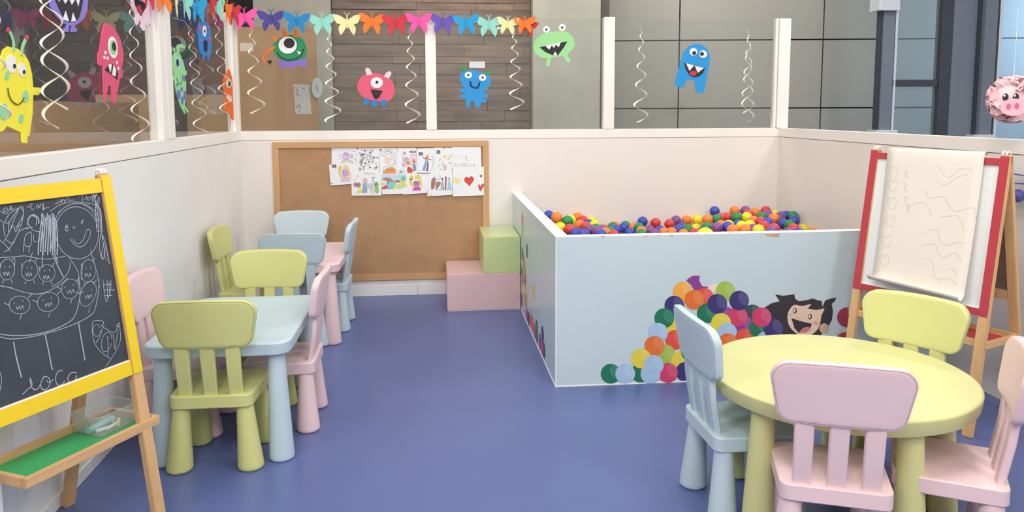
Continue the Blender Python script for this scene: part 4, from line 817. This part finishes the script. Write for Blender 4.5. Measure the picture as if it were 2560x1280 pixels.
monster('purple foam monster with a huge toothed mouth, cut off at the top left', GLW, cA, (PU, [(408, -60), (430, 60), (470, 130), (530, 190), (562, 208), (560, 235), (543, 237), (543, 268), (580, 268), (582, 216), (606, 216), (601, 268), (646, 268), (648, 238), (630, 235), (628, 210), (650, 205), (705, 160), (737, 90), (742, -20), (720, -160), (640, -230), (520, -230), (440, -170)], False),
 [('mouth', K, 'c', [(462, -50), (510, 90), (560, 172), (600, 184), (650, 172), (678, 110), (694, -40), (580, -70)])]+[('tooth', Wt, 'p', q, 1) for q in ([(485, -30), (520, -35), (500, 15)], [(530, -8), (575, -8), (552, 32)], [(585, -8), (635, -8), (607, 40)], [(640, -15), (674, -15), (662, 54)], [(533, 165), (556, 92), (581, 180)], [(604, 182), (617, 108), (643, 175)])]+[('eye', Wt, 'e', (520, -130, 40, 44)), ('pupil', K, 'e', (525, -125, 14, 16), 1), ('eye', Wt, 'e', (640, -130, 40, 44)), ('pupil', K, 'e', (640, -125, 14, 16), 1)])
HP = (222, 84, 118)
monster('tall dark pink foam monster with one green eye and fangs, on the left glass', GLW, cBz, (HP, [(850, 185), (890, 200), (935, 255), (970, 330), (985, 400), (988, 480), (975, 540), (985, 590), (975, 628), (962, 622), (950, 690), (930, 790), (912, 843), (898, 800), (890, 700), (878, 680), (865, 700), (850, 800), (838, 810), (830, 740), (825, 600), (822, 490), (808, 530), (785, 515), (783, 440), (800, 400), (808, 330), (820, 240), (835, 195)], False),
 [('eye', Wt, 'e', (905, 380, 36, 88, -.1)), ('iris', (150, 206, 140), 'e', (909, 378, 25, 58, -.1), 1), ('pupil', K, 'e', (915, 372, 14, 35, -.1), 2)]+[('freckle', Wt, 'e', q) for q in ((846, 421, 8, 15), (838, 460, 7, 14), (863, 466, 7, 14), (938, 502, 6, 14), (950, 547, 5, 13))]+[('mouth', K, 'p', [(843, 560), (870, 520), (900, 512), (925, 535), (945, 590), (940, 637), (905, 600), (880, 585)]), ('tooth', Wt, 'p', [(868, 520), (885, 512), (895, 516), (886, 582)], 1), ('tooth', Wt, 'p', [(900, 600), (912, 522), (930, 560), (925, 612)], 1)])
monster('pale pink ragged foam monster with an open mouth, at the top beside the left post', GLW, cBz, ((240, 208, 222), [(1035, -60), (1060, 60), (1085, 120), (1082, 180), (1095, 205), (1110, 185), (1120, 150), (1130, 185), (1125, 215), (1145, 248), (1160, 240), (1165, 190), (1180, 220), (1190, 180), (1205, 210), (1215, 150), (1222, -20), (1200, -120), (1120, -150), (1060, -120)], False),
 [('mouth', K, 'p', [(1075, -20), (1085, 40), (1130, 127), (1176, 45), (1180, 30), (1120, 5)]), ('tongue', (206, 60, 74), 'p', [(1098, 50), (1120, 36), (1142, 95), (1130, 114), (1105, 90)], 1), ('eye', Wt, 'e', (1130, -70, 26, 34)), ('pupil', K, 'e', (1132, -66, 9, 12), 1)])
LG = (150, 216, 150)
monster('light green foam monster with purple spots, on the left glass beyond the post', GLW, cCz, (LG, [(230, 475), (255, 490), (285, 560), (305, 640), (318, 650), (318, 685), (303, 690), (313, 760), (312, 880), (300, 960), (338, 1025), (325, 1030), (290, 985), (310, 1040), (300, 1042), (270, 985), (240, 910), (215, 800), (203, 730), (188, 728), (190, 695), (203, 690), (192, 600), (195, 520), (210, 485)], False),
 [('antenna', LG, 'c', [(232, 482), (228, 425), (258, 402), (298, 416), (294, 440), (256, 438), (246, 480)], -1), ('antenna', LG, 'c', [(205, 478), (194, 455), (208, 440), (212, 470)], -1), ('eye', Wt, 'e', (237, 575, 18, 50, -.1)), ('iris', (40, 110, 180), 'e', (237, 573, 13, 40, -.1), 1), ('pupil', K, 'e', (236, 573, 7, 24), 2)]+[('spot', (112, 112, 190), 'e', q) for q in ((298, 717, 9, 26), (274, 817, 8, 22), (232, 775, 6, 16), (246, 867, 16, 46), (279, 918, 11, 38), (301, 870, 10, 42))]+[('mouth', (60, 100, 60), 's', ([(228, 710), (240, 755), (262, 770), (278, 735), (282, 685)], .003))])
BL = (46, 132, 204)
monster('blue foam monster with pink spots and one eye, on the left glass near the corner', GLW, cCz, (BL, [(440, 192), (490, 200), (525, 225), (540, 300), (545, 400), (540, 500), (527, 515), (525, 552), (510, 550), (505, 510), (475, 508), (475, 548), (465, 545), (462, 500), (440, 490), (428, 400), (420, 300), (430, 215)], False),
 [('spot', (196, 92, 160), 'e', q) for q in ((443, 255, 12, 35), (515, 252, 8, 20), (531, 360, 9, 28), (456, 372, 7, 16), (518, 478, 6, 12))]+[('eye', Wt, 'e', (482, 283, 17, 52)), ('pupil', K, 'e', (484, 285, 5, 13), 1), ('mouth', (24, 30, 60), 'c', [(475, 376), (503, 373), (508, 400), (505, 460), (492, 473), (478, 450)])])
monster('orange foam monster with one eye, low on the left glass at the corner', GLW, cCz, ((240, 118, 44), [(695, 640), (703, 625), (710, 640), (730, 700), (742, 780), (745, 900), (745, 1000), (750, 1085), (740, 1098), (725, 1070), (715, 1035), (670, 1030), (665, 1000), (668, 900), (655, 800), (660, 720), (680, 670)], False),
 [('eye', Wt, 'e', (705, 763, 24, 42)), ('iris', (140, 190, 120), 'e', (708, 765, 14, 28), 1), ('pupil', K, 'e', (710, 767, 7, 18), 2), ('tooth', Wt, 'p', [(680, 890), (695, 870), (725, 905), (735, 930), (710, 930)])])
cD, cE, cF, cG, cH = crop(4.572, 600, 50), crop(5.12, 820, 80), crop(4.74, 1085, 60), crop(3.6563, 1060, 0), crop(3.5556, 1500, 0)
OR = (240, 116, 50)
monster('dark green foam monster with one big eye and orange spikes', GB, cD, ((38, 138, 86), [(380, 275), (440, 215), (520, 180), (620, 170), (700, 205), (745, 270), (762, 360), (745, 420), (690, 450), (600, 470), (520, 470), (450, 440), (400, 390), (380, 330)], True),
 [('foot', (132, 108, 194), 'c', [(445, 455), (560, 470), (740, 430), (762, 490), (750, 525), (700, 530), (645, 512), (620, 545), (570, 548), (530, 530), (490, 548), (455, 530), (443, 495)], -1)]+[('spike', OR, 'p', q, 0) for q in ([(355, 168), (447, 215), (395, 255)], [(495, 100), (555, 185), (482, 200)], [(633, 108), (675, 205), (605, 190)])]+[('arm', OR, 's', ([(400, 308), (330, 345), (275, 400), (268, 450), (302, 480)], .0165)), ('claw', K, 'p', [(305, 465), (368, 460), (345, 515)], 1), ('eye', Wt, 'e', (545, 287, 105, 98), 1), ('pupil', K, 'e', (562, 265, 62, 57), 2), ('mouth', (30, 50, 40), 's', ([(425, 370), (470, 430), (550, 455), (640, 440), (695, 400), (728, 328)], .0075)), ('tooth', Wt, 'p', [(650, 352), (700, 372), (675, 398)], 1)])
monster('round dark pink foam monster with pale ears and blue feet, low on the back glass', GB, cE, ((224, 92, 120), [(375, 720), (385, 640), (430, 570), (510, 530), (600, 525), (700, 545), (780, 590), (835, 650), (855, 740), (840, 820), (790, 880), (700, 890), (560, 875), (480, 850), (415, 800)], True),
 [('ear', (242, 206, 218), 'p', [(476, 490), (482, 465), (508, 455), (538, 475), (568, 545), (500, 558)]), ('ear', (242, 206, 218), 'p', [(715, 570), (745, 520), (785, 500), (812, 520), (808, 545), (775, 598)])]+[('foot', (44, 128, 206), 'c', q) for q in ([(472, 850), (527, 858), (518, 915), (490, 937), (458, 922)], [(572, 876), (630, 880), (625, 940), (598, 958), (567, 942)], [(682, 873), (740, 875), (740, 935), (712, 957), (685, 938)])]+[('eye', Wt, 'e', (624, 648, 78, 70)), ('pupil', K, 'e', (626, 642, 19, 19), 1), ('mouth', K, 'p', [(543, 733), (700, 752), (655, 835), (630, 856), (605, 862), (588, 845)])])
BB = (46, 148, 214)
monster('bright blue foam bug monster with four small arms and green antennae', GB, cF, (BB, [(305, 640), (312, 590), (350, 555), (430, 540), (480, 545), (560, 575), (630, 580), (668, 630), (675, 690), (650, 750), (590, 800), (580, 815), (640, 832), (640, 868), (620, 880), (575, 872), (570, 885), (628, 900), (625, 932), (560, 930), (545, 980), (515, 998), (485, 980), (478, 930), (455, 905), (437, 920), (425, 980), (400, 998), (380, 980), (372, 885), (310, 870), (308, 840), (325, 830), (370, 842), (375, 815), (310, 805), (308, 775), (330, 765), (370, 768), (330, 720)], False),
 [('antenna', (46, 152, 96), 's', ([(405, 568), (370, 530), (312, 512)], .0165)), ('antenna', (46, 152, 96), 's', ([(600, 600), (630, 578), (690, 578)], .0175)), ('eye', Wt, 'e', (407, 605, 44, 40), 1), ('eye', Wt, 'e', (575, 635, 44, 40), 1), ('pupil', K, 'e', (407, 605, 13, 12), 2), ('pupil', K, 'e', (577, 634, 13, 12), 2), ('mouth', (26, 44, 92), 's', ([(432, 678), (438, 730), (475, 753), (515, 753), (528, 730), (540, 692)], .0125))])
FG = (160, 220, 150)
monster('light green foam frog monster with stalked eyes and a toothy grin', GB, cG, (FG, [(995, 430), (1010, 370), (1055, 322), (1106, 303), (1104, 288), (1136, 288), (1138, 295), (1230, 285), (1246, 284), (1248, 272), (1280, 272), (1280, 288), (1320, 300), (1365, 345), (1378, 400), (1360, 450), (1310, 495), (1342, 565), (1305, 570), (1270, 512), (1210, 520), (1160, 530), (1148, 600), (1115, 605), (1128, 535), (1070, 525), (1015, 485)], False),
 [('eye', Wt, 'e', (1119, 270, 31)), ('eye', Wt, 'e', (1264, 251, 32)), ('pupil', K, 'e', (1119, 269, 10), 1), ('pupil', K, 'e', (1263, 251, 10), 1), ('mouth', K, 'p', [(1057, 432), (1180, 405), (1310, 377), (1280, 430), (1220, 510), (1180, 505), (1110, 475)]), ('tooth', Wt, 'p', [(1110, 420), (1180, 405), (1250, 388), (1232, 432), (1205, 408), (1188, 440), (1168, 415), (1145, 455)], 1), ('tooth', Wt, 'p', [(1180, 506), (1200, 470), (1220, 508)], 1)])
monster('sky blue foam ghost monster with red tongue, on the back glass before grey panels', GB, cH, ((40, 148, 216), [(790, 410), (840, 390), (900, 393), (950, 430), (975, 480), (975, 560), (950, 690), (922, 830), (850, 815), (843, 715), (775, 710), (740, 778), (662, 760), (690, 640), (720, 540), (745, 460)], False),
 [('eye', Wt, 'e', (831, 461, 34)), ('eye', Wt, 'e', (917, 481, 34)), ('pupil', K, 'e', (838, 471, 17), 1), ('pupil', K, 'e', (907, 479, 17), 1), ('mouth', K, 'p', [(747, 560), (840, 580), (935, 605), (915, 650), (880, 680), (840, 688), (800, 670), (765, 620)]), ('tooth', Wt, 'p', [(765, 563), (838, 582), (795, 630)], 1), ('tooth', Wt, 'p', [(842, 584), (925, 605), (868, 648)], 1), ('tongue', (206, 48, 66), 'c', [(798, 648), (812, 632), (828, 636), (845, 630), (857, 645), (852, 668), (825, 673), (802, 664)], 1)])

# ------------------------------------------------------------------ butterfly garland
def butterfly_mesh(fold):
    wing = [(.004, .018), (.02, .030), (.05, .046), (.075, .050), (.092, .046), (.088, .028), (.078, .008), (.064, -.004), (.045, -.008), (.056, -.022), (.058, -.045), (.046, -.072), (.030, -.058), (.014, -.034), (.004, -.016)]
    b = MB(); s = spline(wing, 3)
    for sg in (-1, 1):
        fr_ = [(sg*x*math.cos(fold), -abs(x)*math.sin(fold), z) for x, z in s]; b.add(fr_+[(x, y+.0012, z) for x, y, z in fr_], [tuple(range(len(s))), tuple(range(2*len(s)-1, len(s)-1, -1))]+[(i, (i+1) % len(s), len(s)+(i+1) % len(s), len(s)+i) for i in range(len(s))])
    b.rings([[(.006*q*math.cos(a), -.004+.006*q*math.sin(a), z) for a in [i*math.pi/4 for i in range(8)]] for z, q in ((-.036, .4), (-.02, .9), (0, 1), (.02, .9), (.036, .8), (.044, .3))])
    for sg in (-1, 1): b.tube([(0, -.003, .04), (sg*.008, -.004, .055), (sg*.018, -.004, .062)], .0022, 0, 5)
    return b
BCOL = {'pink': (236, 90, 164), 'navy': (76, 66, 136), 'blue': (36, 132, 190), 'mint': (146, 214, 196), 'cream': (236, 228, 168), 'orange': (244, 124, 44), 'red': (208, 56, 66), 'purple': (104, 86, 176), 'cyan': (40, 156, 210)}
GM = {n: mat('tissue_'+n, c, .8, .05, 40, .3, 200) for n, c in BCOL.items()}
def garland(lab, items, base, cat='garland'):
    root = thing('butterfly_garland', lab, cat, base); first = {}
    for i, (col, p, rz, tilt, sc) in enumerate(items):
        fold = .10+.1*((i*7) % 5)/4
        o = butterfly_mesh(fold).build('butterfly', GM[col], root); o.location = p-V(base); o.rotation_euler = (0, tilt, rz); o.scale = (sc*1.03, 1, sc*1.14)
        o['label'] = '%s tissue butterfly' % col if col != 'navy' else 'dark violet tissue butterfly'
    ps = [p-V(base)+V((0, 0, .012)) for _, p, *_ in items]; b = MB(); b.tube(ps, .0012, 0, 5); b.build('string', WHITE, root)
    return root
bk = [('pink', 612, 44), ('navy', 678, 48), ('blue', 742, 53), ('mint', 806, 57), ('cream', 868, 58), ('orange', 930, 55), ('red', 990, 57), ('pink', 1047, 54), ('purple', 1107, 56), ('cyan', 1165, 58), ('mint', 1222, 62), ('cream', 1269, 61), ('orange', 1312, 60)]
it = [(c, ony(px, py, YB-.05), 0, (i % 3-1)*.06, 1.0 if px < 1250 else .85) for i, (c, px, py) in enumerate(bk)]
it.append(('red', ony(1318, 66, YB-.03), 0, .25, .8))
garland('garland of coloured tissue butterflies along the top of the back glass', it, ony(960, 55, YB-.05))
lf = [('red', 583, 33), ('orange', 567, 28), ('cream', 553, 22), ('mint', 540, 18), ('red', 527, 10), ('purple', 512, 14), ('cyan', 492, 20), ('mint', 462, 10), ('cream', 438, 2), ('orange', 405, -10), ('red', 370, -22)]
PG = Plane(lw(0, .02, 0), LN); it = [(c, PG.pt((px, py)), math.pi/2+.25*((i % 3)-1), (i % 3-1)*.08, 1.0) for i, (c, px, py) in enumerate(lf)]
garland('garland of coloured tissue butterflies along the top of the left glass', it, PG.pt((500, 20)))

# ------------------------------------------------------------------ hanging paper swirls
def swirl(lab, top, bot, r0, r1, turns, double=False, wd=.010, ph=0, tie=(0, .1025, 0)):
    root = thing('paper_swirl', lab, 'swirl', top, 0, 'white paper swirls hanging on the glass'); n = int(turns*26); base = V(top)
    for s_ in range(2 if double else 1):
        L, R_ = [], []
        for i in range(n+1):
            s = i/n; a = 2*math.pi*turns*(s**.78)+ph+s_*.75; r = r0+(r1-r0)*s**.8; c = V(top).lerp(V(bot), s*(1 if not s_ else .89))-base
            e = V((math.cos(a), math.sin(a)*.6, 0)); ww = wd*(.55+.45*s); up_ = V((0, 0, .45))
            L.append(c+e*r+(e*.9+up_)*(ww/2)); R_.append(c+e*r-(e*.9+up_)*(ww/2))
        b = MB(); b.add(L+R_, [(i, i+1, n+1+i+1, n+1+i) for i in range(n)]); o = b.build('ribbon', SPIRAL, root, True, angle=180)
        md = o.modifiers.new('thickness', 'SOLIDIFY'); md.thickness = .0008
    b = MB(); b.tube([V((0, 0, 0)), V(tie)*.3+V((0, 0, .04)), V(tie)+V((0, 0, .055))], .0008, 0, 5); b.build('thread', WHITE, root)
def lsw(lab, t, bt, *a, **k): P_ = Plane(lw(0, .05, 0), LN); swirl(lab, P_.pt(t), P_.pt(bt), *a, tie=LN*-.0775, **k)
def bsw(lab, t, bt, *a, **k): swirl(lab, ony(t[0], t[1], YB-.075), ony(bt[0], bt[1], YB-.075), *a, **k)
lsw('white paper swirl at the far left edge, in front of the yellow foam monster', (-40, -120), (-14, 330), .018, .046, 4.4, wd=.009)
lsw('double white paper swirl between the yellow and the tall pink foam monsters', (118, -110), (146, 322), .020, .046, 3.8, double=True, wd=.012)
lsw('white paper swirl on the left glass just before the post', (328, 15), (354, 352), .006, .038, 5.6, wd=.010)
lsw('white paper swirl between the light green and the blue foam monsters', (474, 72), (504, 335), .006, .040, 6.0, wd=.010)
lsw('white paper swirl in front of the orange foam monster near the corner', (540, 48), (568, 284), .006, .042, 5.8, wd=.010)
bsw('white paper swirl on the tan board glass, leftmost on the back glass', (628, 76), (642, 284), .008, .060, 4.4, wd=.018)
bsw('white paper swirl hanging below the mint butterfly beside the grey pillar', (822, 88), (834, 306), .006, .058, 5.6, wd=.018)
bsw('white paper swirl left of the white post, below the pink butterfly', (1024, 84), (1032, 308), .008, .054, 5.4, wd=.018)
bsw('white paper swirl right of the blue bug monster, below the cream butterfly', (1285, 84), (1292, 274), .008, .054, 5.4, wd=.018)
bsw('white paper swirl right of the middle white post, before the grey panels', (1604, 80), (1601, 306), .006, .056, 5.3, wd=.018)
bsw('double white paper swirl beside the corner post, before the grey panels', (1872, 88), (1868, 306), .006, .050, 4.2, double=True, wd=.014)

# ------------------------------------------------------------------ pig pompon, hanging bag
pc = onx(2531, 248, XR-.03); pg = thing('pig_pompon', 'pink paper pompon pig with round snout hanging at the right edge', 'decoration', pc)
PK1, PK2 = mat('pink_tissue', (244, 208, 212), .85, .03, 30, .15, 90), mat('pink_felt', (242, 182, 196), .8, .03)
tow = (V((0, 0, CH))-pc); tow.z = 0; tow.normalize(); sd = V((-tow.y, tow.x, 0)); rg = random.Random(2)
def pgpt(x, z, d): return sd*x+V((0, 0, z))+tow*d     # x: viewer right
sgn = 1 if sd.dot(RT) > 0 else -1; sd = sd*sgn
b = MB()
for i in range(90):
    z = rg.uniform(-1, 1); a = rg.uniform(0, 2*math.pi); q = math.sqrt(1-z*z); c = V((q*math.cos(a), q*math.sin(a), z)); r = .100
    if c.dot(tow) > .72: continue
    t1 = c.orthogonal().normalized(); t1 = Matrix.Rotation(rg.uniform(0, 6), 3, c) @ t1; t2 = c.cross(t1); p0 = c*r*.62; hh = rg.uniform(.034, .052)
    vs = []
    for j in range(7):
        ff = (j/6-.5)*2; vs.append(p0+t1*(ff*hh*.5)); vs.append(p0+c*(r*.30)+t1*(ff*hh*.9)+t2*(.007*math.sin(j*2.1+i))); vs.append(p0+c*(r*(.46-.16*ff*ff))+t1*(ff*hh*1.15)+t2*(.012+.010*math.sin(j*2.4+i)))
    b.add(vs, [(3*j+k_, 3*j+3+k_, 3*j+4+k_, 3*j+1+k_) for j in range(6) for k_ in (0, 1)])
sphere(b, (0, 0, 0), .074, 18, 10); b.build('tissue_ruffles', PK1, pg, True, angle=180)
def pdisc(name, mt, x, z, a, bb, d, th=.004):
    b = MB(); o_ = [pgpt(x+p[0], z+p[1], d) for p in ell(0, 0, a, bb)]; b.rings([o_, [p+tow*th for p in o_]]); b.build(name, mt, pg)
pdisc('snout', PK2, .006, -.036, .050, .038, .088, .014)
pdisc('nostril', mat('dark_pink_felt', (226, 96, 124), .8, 0), -.012, -.032, .008, .0125, .1022); pdisc('nostril', mat('dark_pink_felt', (226, 96, 124), .8, 0), .018, -.030, .008, .0125, .1022)
for x in (-.026, .012):
    pdisc('eye', BLACK, x, .008, .0115, .0165, .095); pdisc('eye_glint', WHITE, x-.004, .015, .004, .005, .0992, .001)
for x, s_ in ((-.062, -1), (.070, 1)):
    b = MB(); b.rings([[pgpt(x, .052, .05), pgpt(x+s_*.03, .062, .052), pgpt(x+s_*.004, .032, .05)], [pgpt(x, .052, .056), pgpt(x+s_*.03, .062, .056), pgpt(x+s_*.004, .032, .056)]]); b.build('ear', PK2, pg)
b = MB(); b.tube([V((0, 0, .06)), V((0, 0, .40))], .001, 0, 5); b.build('thread', WHITE, pg)
bc = onx(2554, 468, XR-.04); bg_ = thing('toy_bag', 'clear plastic bag with a blue ball and frame on the right wall', 'bag', bc)
DB = mat('dark_blue_plastic', (52, 58, 150), .35, .02); vz = V((0, 1, 0))
b = MB()
for q in ([(-.05, .055), (.05, .05), (.05, .02), (-.05, .012), (-.05, .055)],): b.tube([V((-.002, -q_[0], q_[1])) for q_ in q], .004, 0, 6)
b.build('blue_frame', DB, bg_, True)
b = MB(); sphere(b, (-.002, .018, -.040), .030, 20, 10); b.build('blue_ball', DB, bg_, True, angle=180)
b = MB(); rs = []
for z, hw, hd in ((.085, .02, .006), (.07, .07, .02), (0, .085, .034), (-.07, .075, .036), (-.10, .05, .012)): rs.append([(hd*math.cos(t*math.pi/8)-.002, hw*math.sin(t*math.pi/8), z) for t in range(16)])
b.rings(rs); b.build('clear_film', glass_mat('clear_film', (.94, .95, .97), .7, .08), bg_, True, angle=180)

# ------------------------------------------------------------------ things seen through the glass
p = ony(757, 247, 6.452); t = thing('notice', 'pale notice sheet on the tan board behind the glass', 'paper', p)
NB = Plane((0, 6.46, 0), (0, -1, 0)); b = MB(); NB.shape(b, [(733, 210), (773, 212), (779, 286), (739, 285)], .001, .001); o = b.build('sheet', mat('grey_paper', (198, 192, 188), .8, .03), t); o.matrix_parent_inverse = Matrix.Translation(-p)
b = MB()
for q in ([(738, 218), (745, 228), (742, 235), (748, 240)], [(740, 272), (748, 262), (750, 275), (745, 282)], [(754, 220), (762, 221)]): NB.stroke(b, spline(q, 4, False), .004, .002)
o = b.build('scribbles', BLACK, t); o.matrix_parent_inverse = Matrix.Translation(-p)
p = ony(793, 220, 6.44); t = thing('wall_clock', 'pale round clock at the edge of the tan board behind the glass', 'clock', p)
b = MB(); e = [V((.043*math.cos(a), 0, .08*math.sin(a))) for a in [i*math.pi/16 for i in range(32)]]; b.rings([e, [q+V((0, -.014, 0)) for q in e]]); b.build('face', mat('clock_face', (190, 198, 200), .4, .02), t)
b = MB(); b.bar((0, -.016, 0), (.012, -.016, -.03), (1, 0, 0), .003, .002); b.bar((0, -.016, 0), (-.004, -.016, .026), (1, 0, 0), .003, .002); b.build('hand', BLACK, t)
